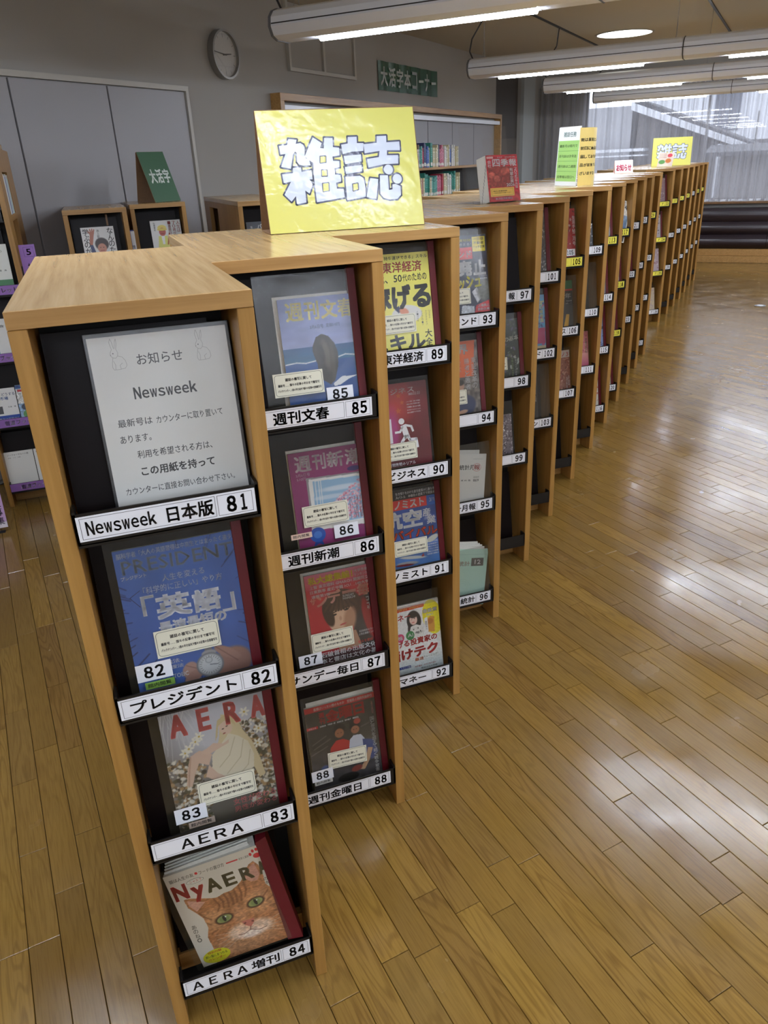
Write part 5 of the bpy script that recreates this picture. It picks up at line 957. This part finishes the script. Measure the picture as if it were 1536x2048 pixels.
for ch, x in zip('大活字', (34, 92, 150)): a.text(ch, x, 112, x + 52, 84, (226, 232, 226), 1, 1.4)
tent_sign((.530, 4.04, HT + .0005), 40, .22, .30, 19, .15, a, 'small dark green tent sign with white lettering on the rack by the grey wall', cbd)
# small leaflet standing before the distant yellow sign
m = T(6.06, 6.42, HT + .0005) @ Matrix.Rotation(rad(-55), 4, 'Z'); e = root('leaflet_stand', m, 'small stand with a recipe leaflet in front of the distant yellow sign', 'leaflet')
part('stand_foot', MB().box(0, -.04, 0, .17, .06, .002), M['acrylic'], e, m); fr = m @ T(0, -.02, .003) @ Matrix(((1, 0, 0, 0), (0, sin(rad(24)), -cos(rad(24)), 0), (0, cos(rad(24)), sin(rad(24)), 0), (0, 0, 0, 1)))
cv = Canvas(0, 0, 160, 150, 4, (226, 210, 196)); cv.ell(44, 50, 34, 22, (96, 150, 80), 0, .2).ell(110, 62, 30, 24, (206, 120, 60), 0, .2).ell(70, 16, 50, 12, (232, 224, 206), 0, .3).ell(118, 118, 26, 20, (206, 70, 84), 0, .1)
a = fromcv(cv); [a.text('おすすめの料理特集', 8, y, 84, 11, (170, 90, 96), 1, .5) for y in (128, 110, 92)]; part('leaflet_sheet', a.mesh('leaflet_sheet', M['ink']), None, e, fr @ T(0, 0, .001)); part('leaflet_back', MB().box(0, 0, -.002, .16, .15, 0), M['paper'], e, fr)
# pink triangular card
m = T(4.455, 4.93, HT + .0005) @ Matrix.Rotation(rad(-28), 4, 'Z'); e = root('tent_card', m, 'small pink and white folded tent card with red lettering on the rack top', 'sign')
L_, hw, hh = .15, .055, .10; pkm = plain('pale_pink_card', (236, 206, 200), .6)
part('front_fold', MB().hexa([(0, 0, 0), (L_, 0, 0), (L_, .002, 0), (0, .002, 0)], [(0, hw, hh), (L_, hw, hh), (L_, hw + .002, hh), (0, hw + .002, hh)]), pkm, e, m)
part('rear_fold', MB().hexa([(0, 2 * hw, 0), (L_, 2 * hw, 0), (L_, 2 * hw + .002, 0), (0, 2 * hw + .002, 0)], [(0, hw + .003, hh - .002), (L_, hw + .003, hh - .002), (L_, hw + .005, hh - .002), (0, hw + .005, hh - .002)]), pkm, e, m)
part('base_fold', MB().box(0, .003, .0004, L_, 2 * hw - .001, .002), pkm, e, m)
a = Art().rect(1, 1, 149, 112, (240, 236, 236), 0).text('お知らせ', 12, 16, 138, 62, (214, 60, 96), 1, 1.6); tl = math.atan2(hw, hh)
part('printed_front', a.mesh('printed_front', M['ink']), None, e, m @ Matrix(((1, 0, 0, 0), (0, sin(tl), -cos(tl), -.0008), (0, cos(tl), sin(tl), 0), (0, 0, 0, 1))))
# acrylic stand with a red investors' handbook
m = T(1.535, 1.70, HT + .0005) @ Matrix.Rotation(rad(6), 4, 'Z'); e = root('acrylic_stand', m, 'clear acrylic book stand on the rack top holding a red handbook', 'stand')
tl = rad(12); FR = lambda mm, y0=0.0, z0=0.0: mm @ T(0, y0, z0) @ Matrix(((1, 0, 0, 0), (0, sin(tl), -cos(tl), 0), (0, cos(tl), sin(tl), 0), (0, 0, 0, 1)))
part('back_plate', MB().box(0, 0, -.0025, .215, .275, 0), M['acrylic'], e, FR(m, .078, .003)); part('foot_plate', MB().box(-.01, -.01, 0, .225, .15, .0025), M['acrylic'], e, m); part('front_lip', MB().box(0, -.009, .0027, .215, -.006, .030), M['acrylic'], e, m)
bm_ = FR(m, .002, .004); e = root('handbook', bm_ @ T(.068, 0, 0), 'thick red quarterly company handbook standing in the clear acrylic stand', 'book')
part('page_block', MB().box(.0605, .001, -.066, .2035, .1685, -.0006), M['paper'], e, bm_); a = Art().rect(0, 0, 0.1, 0.1, WH, 0)
cv = Canvas(68, 0, 190, 194, 1.6, (190, 40, 54)); cv.poly([(73, 62), (73, 146), (172, 146), (172, 62)], (150, 62, 56)).ell(86, 112, 13, 12, (196, 96, 84), 0, .15).ell(106, 96, 13, 14, (196, 96, 84), 30, .15).ell(138, 128, 18, 14, (186, 90, 78), 20, .2).noise(7, .2, 5)
for k in range(9): cv.line([(100 + k * 8, 66), (118 + k * 6, 108 + (k % 3) * 8)], 2, (112, 44, 42), .7)
for q in (((73, 140), (100, 120), (122, 100), (118, 80)),): cv.line(q, 1.5, (90, 40, 40), .8)
a = fromcv(cv); a.rect(72, 180, 96, 188, (226, 200, 196), 1).text('東洋経済', 74, 181.5, 94, 5, RD, 2, .4); a.text('・春号号', 108, 181, 132, 5.5, WH, 1, .5); a.text('2025年2集', 142, 181, 182, 6, WH, 1, .5); a.vtext('会社', 73, 174, 15, WH, 1, .8, 1.02)
for ch, x in zip('四季報', (92, 124, 156)): a.text(ch, x, 146, x + 29, 31, WH, 1, 1.4)
a.vtext('有望企業', 156, 140, 15, WH, 1, .8); a.vtext('２０２５年先取', 174, 142, 12, WH, 1, .8); a.text('2026', 140, 62, 172, 13, WH, 1, 1.0); a.rect(75, 22, 168, 58, (232, 186, 84), 2).line([(80, 27), (163, 27), (163, 53), (80, 53)], .8, (130, 100, 30), 3, True); a.text('館内 図書館蔵', 86, 42, 140, 5, DK, 3, .5); a.text('ご利用は館内でお願いします', 86, 34, 156, 5, DK, 3, .5); a.text('東洋経済新報社', 92, 8, 160, 9, (206, 190, 210), 2, .7)
a.v = [np.hstack([(q[:, :1] - .068) * 1.18 + .060, q[:, 1:2] * .87, q[:, 2:]]) for q in a.v]
part('front_cover', a.mesh('front_cover', M['ink']), None, e, bm_)
a = Art().rect(0, 0, 65, 166, (224, 222, 214), 0)
for k in range(11): a.rect(60 - k * 4.6, 122 - k * 11.5, 63 - k * 4.6, 133.5 - k * 11.5, (80, 84, 92), 1)
part('index_edge', a.mesh('index_edge', M['ink']), None, e, bm_ @ T(.0600, .001, -.0658) @ Matrix(((0, 0, -1, 0), (0, 1, 0, 0), (1, 0, 0, 0), (0, 0, 0, 1))))
part('clear_sleeve', MB().box(.052, .001, .0015, .212, .225, .0018), M['acrylic'], e, bm_)
# green and yellow standing notices
m = T(2.712, 2.835, HT + .0005); e = root('notice_tower', m, 'upright notice with a green timetable sheet and a curved yellow sheet on the rack tops', 'sign')
gm = Matrix(((-.10, .10, -.99, 0), (.99, .02, -.10, 0), (0, .995, .10, 0), (0, 0, 0, 1)))
fr = m @ Matrix(((-.04, .06, -.9985, -.002), (.9985, -.02, -.04, 0), (0, .998, .06, 0), (0, 0, 0, 1))) @ Matrix.Identity(4)
part('green_sheet_back', MB().box(0, .002, -.0015, .21, .300, 0), M['paper'], e, fr)
a = Art().rect(0, 2, 210, 299, (232, 238, 240), 0).rect(8, 24, 206, 232, (160, 206, 120), 1); a.text('雑誌担当', 190, 250, 40, 26, (60, 110, 100), 1, .7)
a = Art().rect(0, 2, 210, 299, (232, 238, 240), 0).rect(6, 24, 204, 232, (160, 206, 120), 1)
for y in (76, 128, 180): a.line([(6, y), (204, y)], 1.4, (90, 140, 80), 2)
a.mx = 0
for y, t in ((40, '四季報は窓口へ'), (94, '週刊誌は二週間'), (146, '月刊誌は次号迄'), (198, '最新号は館内で')): a.text(t, 20, y, 190, 15, (40, 70, 50), 2, .5)
a.text('雑誌任務', 50, 250, 170, 26, (60, 110, 100), 1, .7)
fl2 = fr @ T(.21, 0, .0012) @ Matrix(((-1, 0, 0, 0), (0, 1, 0, 0), (0, 0, -1, 0), (0, 0, 0, 1)))
fl_l = m @ Matrix(((.04, .06, -.9985, -.0102), (-.9985, -.02, -.04, .2100), (0, .998, .06, 0), (0, 0, 0, 1)))
part('green_sheet', a.mesh('green_sheet', M['ink']), None, e, fl_l)
yl = MB(); NN = 10; ylm = plain('pale_yellow_sheet', (232, 206, 120), .35)
cx = [(.004 + .19 * k / NN * .80 + .03 * sin(pi * k / NN), -.004 + .19 * k / NN * .56 - .045 * sin(pi * k / NN)) for k in range(NN + 1)]
for (x0, y0), (x1, y1) in zip(cx[:-1], cx[1:]): yl.hexa([(x0, y0, 0), (x1, y1, 0), (x1, y1 + .0015, 0), (x0, y0 + .0015, 0)], [(x0, y0, .29), (x1, y1, .29), (x1, y1 + .0015, .29), (x0, y0 + .0015, .29)])
part('yellow_sheet', yl, ylm, e, m)
cxa = np.array(cx)
for r_, t in enumerate(('館は原則として', '前日に納品され', '届しておりますが、', '品が前後することも', 'ざいます。')):
    a = Art()
    for q, ch in enumerate(t): a.text(ch, 4 + q * 15, 222 - r_ * 42, 17 + q * 15, 17, (50, 46, 30), 1, 1.2)
    am = a.mesh('printed_line', M['ink'])
    co = np.zeros(len(am.vertices) * 3); am.vertices.foreach_get('co', co); co = co.reshape(-1, 3); u = np.clip(co[:, 0] / .16, 0, 1) * NN; k = np.clip(u.astype(int), 0, NN - 1); f_ = u - k
    co2 = np.stack([cxa[k, 0] * (1 - f_) + cxa[k + 1, 0] * f_ + .0004, cxa[k, 1] * (1 - f_) + cxa[k + 1, 1] * f_ - .0008, co[:, 1]], 1); am.vertices.foreach_set('co', co2.ravel()); am.update(); part('printed_line', am, None, e, m)
part('clear_tube_stand', MB().box(.0, .0, 0, .18, .12, .0008), M['acrylic'], e, m @ T(.004, .012, 0))

# ================================================================== WALL BOOKSHELVES AND BOOKS
e = root('wall_bookshelf', RMat(6.4, 3.70, 0), 'long low wooden bookshelf against the grey panels below the green banner', 'bookshelf')
SH = [1.60, 1.295, .99, .685, .38, .09]
for z in SH: part('shelf_board', MB().box(.0225, 0, z - .026, 5.1775, .26, z), M['oak_x'], e, bevel=.001)
for s in (0, 1.3, 2.6, 3.9, 5.2): part('upright', MB().box(s - .012 if s else 0, .002 if 0 < s < 5.2 else 0, 0, s + .012 if s else .022, .258, 1.573 if 0 < s < 5.2 else 1.62), M['oak_z'], e) if s in (0, 5.2) else None
part('back_board', MB().box(.023, .262, .05, 5.177, .270, 1.57), M['liner'], e)
BC = {'teal': (50, 132, 116), 'cream': (206, 196, 158), 'navy': (48, 56, 96), 'blue': (60, 96, 168), 'pink': (196, 110, 130), 'white': (216, 214, 206), 'orange': (206, 120, 64), 'brown': (140, 110, 84), 'grey': (140, 140, 136), 'sea green': (96, 160, 150), 'dark green': (40, 100, 76), 'crimson': (160, 44, 66), 'black': (44, 44, 48)}
def row(spec): return [c for c, n in spec for _ in range(n)]
R1 = row([('cream', 3), ('blue', 1), ('orange', 1), ('brown', 1), ('white', 1), ('brown', 1), ('grey', 1), ('dark green', 1), ('white', 1), ('brown', 1), ('sea green', 3), ('crimson', 1), ('navy', 2), ('blue', 3), ('cream', 1), ('teal', 3), ('cream', 5), ('grey', 1), ('navy', 1), ('pink', 4), ('white', 2), ('cream', 4), ('blue', 2), ('white', 4), ('cream', 4)])
R2 = row([('sea green', 2), ('white', 1), ('dark green', 7), ('cream', 3), ('pink', 1), ('cream', 1), ('teal', 5), ('cream', 2), ('grey', 1), ('sea green', 5), ('pink', 4), ('crimson', 2), ('cream', 4), ('white', 4), ('teal', 4), ('cream', 5)])
R3 = row([('sea green', 6), ('teal', 4), ('white', 4), ('blue', 2), ('cream', 8), ('grey', 4), ('crimson', 3), ('white', 5)])
_bk = {}
def book_mesh(c, w, h, seed):
    key = (c, w, h)
    if key not in _bk:
        rs = np.random.RandomState(seed); a = Art(); W_, H_, D_ = w * 1000, h * 1000, 150
        col = np.array(BC[c]); a.rect(0, 0, W_, H_, tuple(col), 0); a.rect(0, H_ * .84, W_, H_ * .87, tuple(col * .7), 1); a.rect(W_ * .2, H_ * .42, W_ * .8, H_ * .78, tuple(np.minimum(col * 1.25 + 30, 245)), 1); a.rect(0, H_ * .06, W_, H_ * .20, (224, 222, 214), 1)
        for k in range(4): a.rect(W_ * .32, H_ * (.46 + k * .075), W_ * .68, H_ * (.46 + k * .075 + .05), tuple(col * .45), 2)
        me = a.mesh('spine_label', M['ink'])
        bx = MB().box(.0006, 0, -D_ / 1000, w - .0006, h, -.0004); m_ = bpy.data.materials.get('cloth_' + c) or plain('cloth_' + c, BC[c], .6); _bk[key] = (bx.mesh('book_body', m_), me)
    return _bk[key]
seen_lab = {}
def shelf_books(s0, s1, z, seq, rowname, n=3.725):
    rs = random.Random(int(z * 100)); s = s0; k = 0; N_ = len(seq)
    hts = {}
    while s < s1 and k < N_:
        c = seq[k]; w = rs.choice([.022, .028, .034]); h = rs.choice([.185, .20, .215, .23]) + (.02 if c in ('navy', 'teal') else 0); h = round(min(h, .262), 3)
        body, lab = book_mesh(c, w, h, len(c) + k); prev = seq[k - 1] if k else 'end'; nxt = seq[k + 1] if k + 1 < N_ else 'last'
        st_ = k
        while st_ and seq[st_ - 1] == c: st_ -= 1
        en_ = k
        while en_ + 1 < N_ and seq[en_ + 1] == c: en_ += 1
        od = 'first second third fourth fifth sixth seventh eighth'.split(); before = 'after the %s one' % seq[st_ - 1] if st_ else 'at the left end'
        lb = ('%s %s book on the %s wall shelf, in the run %s' % (od[k - st_], c, rowname, before)) if en_ > st_ else '%s book on the %s wall shelf between a %s and a %s one' % (c, rowname, prev, nxt)
        if lb in seen_lab: lb = lb.replace(' wall shelf, in the run', ' wall shelf, later run').replace(' wall shelf between', ' wall shelf, later, between')
        seen_lab[lb] = 1
        m = RMat(s, n + rs.uniform(0, .02), z + .0004) @ Matrix(((1, 0, 0, 0), (0, 0, -1, 0), (0, 1, 0, 0), (0, 0, 0, 1)))
        e = root('book', m, lb, 'book', 'books on the %s wall shelf' % rowname); part('book_body', body, None, e, m); part('spine_print', lab, None, e, m); s += w + .0012; k += 1
shelf_books(8.02, 11.4, SH[0], R1, 'top'); shelf_books(8.05, 11.4, SH[1], R2, 'middle'); shelf_books(8.1, 11.0, SH[2], R3, 'third')
# small wooden box at the right end of the wall
e = root('wooden_box', RMat(11.62, 3.72, 1.6005), 'small dark wooden box at the right end beside the wide panel frame', 'box'); part('box_body', MB().box(.0, 0, 0, .001, .001, .001), M['oak_dark'], e) if False else None
bpy.data.objects.remove(e)

# ================================================================== BOOKS IN THE RACKS ON THE LEFT
def rmat(x, y, z, ang=10): return T(x, y + .03, z) @ PLANE10(ang)
def picture_book(x, y, z, rect, art, label, cat='book', thick=12):
    sm = rmat(x, y, z); u0, v0, u1, v1 = rect; e = root('book', sm @ T(u0 / 1000, v0 / 1000, 0), label, cat)
    part('page_block', MB().box(u0 / 1000 + .0004, v0 / 1000 + .0004, -thick / 1000, u1 / 1000 - .0004, v1 / 1000 - .0004, -.0003), M['paper'], e, sm); part('front_cover', art.mesh('front_cover', M['ink']), None, e, sm); return e
x = 0.0; r = (76, 5, 252, 252); cv = Canvas(*r, 2, (224, 224, 222)); cv.poly([(116, 150), (128, 160), (140, 206), (146, 226), (150, 240), (144, 242), (138, 228), (140, 244), (133, 244), (130, 228), (126, 244), (120, 241), (124, 226), (112, 236), (109, 230), (120, 214), (112, 170)], (176, 112, 90)).ell(176, 160, 36, 34, (60, 48, 44), 0, .15).ell(174, 138, 24, 26, (198, 140, 118), 0, .12).poly([(140, 110), (210, 110), (214, 60), (120, 60), (112, 160), (128, 158)], (60, 70, 110)).ell(166, 142, 3, 2, (30, 20, 20)).ell(182, 142, 3, 2, (30, 20, 20)).line([(164, 126), (184, 126)], 3, (140, 60, 60))
a = fromcv(cv); a.vtext('なんのため', 214, 246, 34, (30, 30, 32), 1, .5, 1.0); a.vtext('学ぶのか', 84, 246, 34, (30, 30, 32), 1, .5, 1.0); a.vtext('池上彰', 158, 240, 15, (60, 60, 60), 1, .4)
picture_book(x, 3.62, ZS[0], r, a, 'white book with a raised hand and a dark haired person, in the wall side rack')
x = .37; r = (106, 5, 286, 248); cv = Canvas(*r, 2, (226, 226, 222)); cv.ell(172, 206, 26, 16, (224, 206, 110), 0, .15).ell(172, 182, 20, 24, (186, 96, 82), 0, .12).ell(172, 196, 30, 7, (216, 196, 100), 0, .2).poly([(146, 158), (198, 158), (208, 90), (136, 90)], (222, 220, 120)).poly([(162, 158), (182, 158), (178, 110), (166, 110)], (236, 236, 230)).line([(196, 110), (212, 170)], 8, (176, 96, 60)).ell(165, 186, 2.4, 1.6, (30, 20, 20)).ell(179, 186, 2.4, 1.6, (30, 20, 20)).line([(163, 172), (181, 172)], 2.5, (110, 30, 30))
a = fromcv(cv); RB = (166, 66, 58); a.vtext('人生は', 262, 242, 22, RB, 1, .4, 1.0); a.vtext('７０歳が', 236, 242, 20, RB, 1, .4, 1.0); a.vtext('一番面白い', 210, 242, 19, RB, 1, .6, 1.0); a.vtext('弘兼憲史', 124, 240, 12, (60, 50, 50), 1, .4)
picture_book(x, 3.95, ZS[0], r, a, 'white book with a cartoon woman in a yellow hat, under the green tent sign')
r = (24, 5, 190, 256); cv = Canvas(*r, 3, (84, 88, 96)); a = fromcv(cv); a.vtext('バカの壁', 84, 244, 30, WH, 1, .9, 1.0); a.vtext('養老', 44, 236, 14, WH, 1, .5); picture_book(.945, 3.42, ZS[0] - .02, r, a, 'grey book with white vertical lettering in the rack beside the large yellow sign')
# slim book poking out of the side pocket
m = T(.338, 3.76, 1.16); e = root('book', m, 'slim white book with blue edge standing in the gap between two wall side racks', 'book'); part('book_body', MB().box(-.002, 0, 0, .026, .11, .205), plain('blue_cloth', (60, 80, 160), .6), e)
a = Art().rect(5, 0, 26, 205, (226, 226, 228), 0).rect(-2, 0, 5, 205, (60, 80, 170), 0).vtext('暗記', 4, 130, 17, (50, 54, 90), 1, .6); part('front_cover', a.mesh('front_cover', M['ink']), None, e, m @ T(0, -.0004, 0) @ Matrix(((1, 0, 0, 0), (0, 0, -1, 0), (0, 1, 0, 0), (0, 0, 0, 1))))
e['label'] = 'slim white book with blue edge poking from the side pocket between two racks'
# tall rack on the left edge: violet strips and booklets
VI = (150, 108, 184)
def strip(j, z):
    a = Art().rect(0, 0, 278, 44, VI, 0).text('岩波ブックレット', 54, 9, 268, 27, (236, 232, 240), 1, 1.1)
    e = root('label_strip', T(-.567 + .027, 3.25 - .0042, z) @ Matrix(((1, 0, 0, 0), (0, 0, -1, 0), (0, 1, 0, 0), (0, 0, 0, 1))), ['violet label strip on the bottom tier of the tall left rack', 'violet label strip on the second tier from the bottom of the left rack', 'violet label strip on the middle tier of the tall left rack', 'violet label strip second from the top of the left rack', 'violet label strip on the top tier of the left rack'][j], 'sign')
    part('strip_print', a.mesh('strip_print', M['ink']), None, e)
for j, z in enumerate([.088, .455, .80, 1.135]): strip(j, z + .001)
def pbook(z, rect, art, label): picture_book(-.567, 3.25, z, rect, art, label)
r = (26, 5, 174, 212); a = Art().rect(*r, (226, 226, 220), 0); a.text('ノーフォーマルハト語', 42, 190, 150, 10, (80, 70, 60), 1, .4); a.text('日本　二十　六条', 44, 176, 108, 6, (90, 90, 90), 1, .4); pbook(.088, r, a, 'cream booklet with small title text in the bottom tier at the far left')
r = (178, 5, 310, 212); a = Art().rect(*r, (230, 230, 226), 0); a.text('「憲法」の話', 190, 188, 300, 12, (60, 60, 110), 1, .5); pbook(.088, r, a, 'plain white booklet beside the cream one in the bottom tier at the far left')
r = (26, 5, 160, 200); a = Art().rect(*r, (232, 232, 230), 0).rect(26, 5, 160, 56, (30, 70, 160), 1).rect(40, 66, 84, 106, (70, 70, 74), 1); a.text('どうする', 92, 160, 156, 16, (50, 60, 110), 1, .5); a.text('市場', 80, 138, 120, 18, (60, 110, 190), 1, .7); a.text('大滝　雄', 110, 96, 150, 8, DK, 1, .4); a.text('農業化は可能か？', 40, 32, 152, 11, WH, 2, .6); pbook(.455, r, a, 'white booklet with a dark blue lower band in the tall left rack')
r = (164, 5, 300, 208); cv = Canvas(*r, 2.5, (150, 180, 210)); cv.poly([(164, 190), (164, 208), (300, 208), (300, 190)], (50, 80, 140)).poly([(164, 110), (164, 186), (300, 186), (300, 110)], (228, 228, 224)).ell(200, 90, 24, 18, (70, 80, 100), 0, .1).ell(212, 50, 34, 26, (90, 140, 80), 0, .1).noise(6, .2, 3); a = fromcv(cv); a.rect(172, 172, 210, 184, (196, 50, 60), 1).text('バラの国', 174, 156, 230, 11, DK, 1, .4); pbook(.455, r, a, 'blue booklet with garden photos in the tall left rack')
r = (30, 5, 250, 214); a = Art().rect(*r, (230, 230, 226), 0).rect(30, 5, 140, 60, (40, 150, 170), 1); a.text('食と生', 160, 170, 240, 14, (120, 120, 120), 1, .4); pbook(.80, r, a, 'white booklet with a turquoise corner in the middle tier of the left rack')
r = (40, 5, 282, 240); a = Art().rect(*r, (230, 232, 224), 0).rect(40, 5, 282, 70, (52, 128, 70), 1); a.text('憲法を読もう', 90, 200, 258, 13, (150, 150, 140), 1, .3); a.text('伊藤　真', 216, 110, 262, 9, (90, 90, 80), 1, .4); a.text('憲法再生の提言', 150, 22, 270, 11, WH, 2, .5); pbook(1.135, r, a, 'white booklet with a green lower band in the tall left rack')
r = (60, 5, 300, 240); cv = mottle(r, (40, 80, 130), [(70, 150, 190), (20, 30, 60), (120, 160, 190)], 31, 80); pbook(1.485, r, fromcv(cv), 'dark blue booklet in the top tier of the tall left rack')
# book in the side pocket and the violet section sign
m = T(-.2342, 3.47, 1.5005) @ Matrix(((0, 0, 1, 0), (1, 0, 0, 0), (0, 1, 0, 0), (0, 0, 0, 1)))
for k in range(6):
    c = [(222, 222, 218), (206, 210, 214), (70, 90, 150), (226, 224, 216), (150, 190, 200), (210, 206, 196)][k]; y0 = 3.445 + k * .042; h = (.19, .182, .176, .19, .17, .185)[k]
    mm = T(-.33, y0, 1.5005); e = root('book', mm, ['white book nearest the front in the left side pocket', 'pale grey book second from the front in the left side pocket', 'blue book third from the front in the left side pocket', 'cream book fourth from the front in the left side pocket', 'light teal book fifth from the front in the left side pocket', 'beige book at the back of the left side pocket'][k], 'book', 'books in the side pocket')
    part('book_body', MB().box(0, 0, 0, .094, .039, h), plain('pocket_cloth_%d' % k, c, .6), e, mm)
m = T(-.228, 3.30, 1.10); e = root('section_sign', m, 'violet upright section sign with a black 5 on the side of the tall left rack', 'sign')
part('sign_plate', MB().box(0, 0, 0, .075, .003, .262), M['purple'], e); part('sign_bracket', MB().box(-.0065, .003, .10, .02, .010, .16), M['black'], e)
a = Art(); a.line([(20, 205), (66, 205), (66, 250), (20, 250)], 1, (70, 50, 90), 1, True); a.text('5', 32, 212, 54, 30, (30, 24, 36), 1, 1.2); a.vtext('技術', 26, 176, 34, (30, 24, 36), 1, 1.2); part('sign_print', a.mesh('sign_print', M['ink']), None, e, m @ T(0, -.0004, 0) @ Matrix(((1, 0, 0, 0), (0, 0, -1, 0), (0, 1, 0, 0), (0, 0, 0, 1))))
# pink leaflet at the lower left
a = Art().rect(0, 0, 200, 280, (206, 170, 216), 0).rect(0, 0, 200, 30, (232, 226, 236), 1); a.vtext('相談員募集', 150, 250, 44, (40, 30, 60), 1, 1.0); m = T(-.745, 2.90, .03) @ PLANE10(8)
e = root('leaflet', m, 'pink and violet leaflet at the lower left corner below the tall rack', 'leaflet'); part('leaflet_sheet', MB().box(0, 0, -.002, .2, .28, -.0003), M['purple'], e); part('leaflet_print', a.mesh('leaflet_print', M['ink']), None, e)
part('leaflet_stand', MB().box(.02, -.03, 0, .18, .0, .004), M['black'], e, T(-.745, 2.93, 0)); part('leaflet_leg', MB().box(.08, -.002, .004, .12, .006, .06), M['black'], e, T(-.745, 2.93, 0))
# floor outlet
m = T(7.165, 5.78, .0); e = root('floor_outlet', m, 'round steel floor outlet cover in the wood floor at the right edge', 'outlet'); part('cover_plate', disc(.06, .0005, .006, 30), M['steel'], e, m); part('cap', disc(.035, .0062, .009, 24), M['lampbody'], e, m)
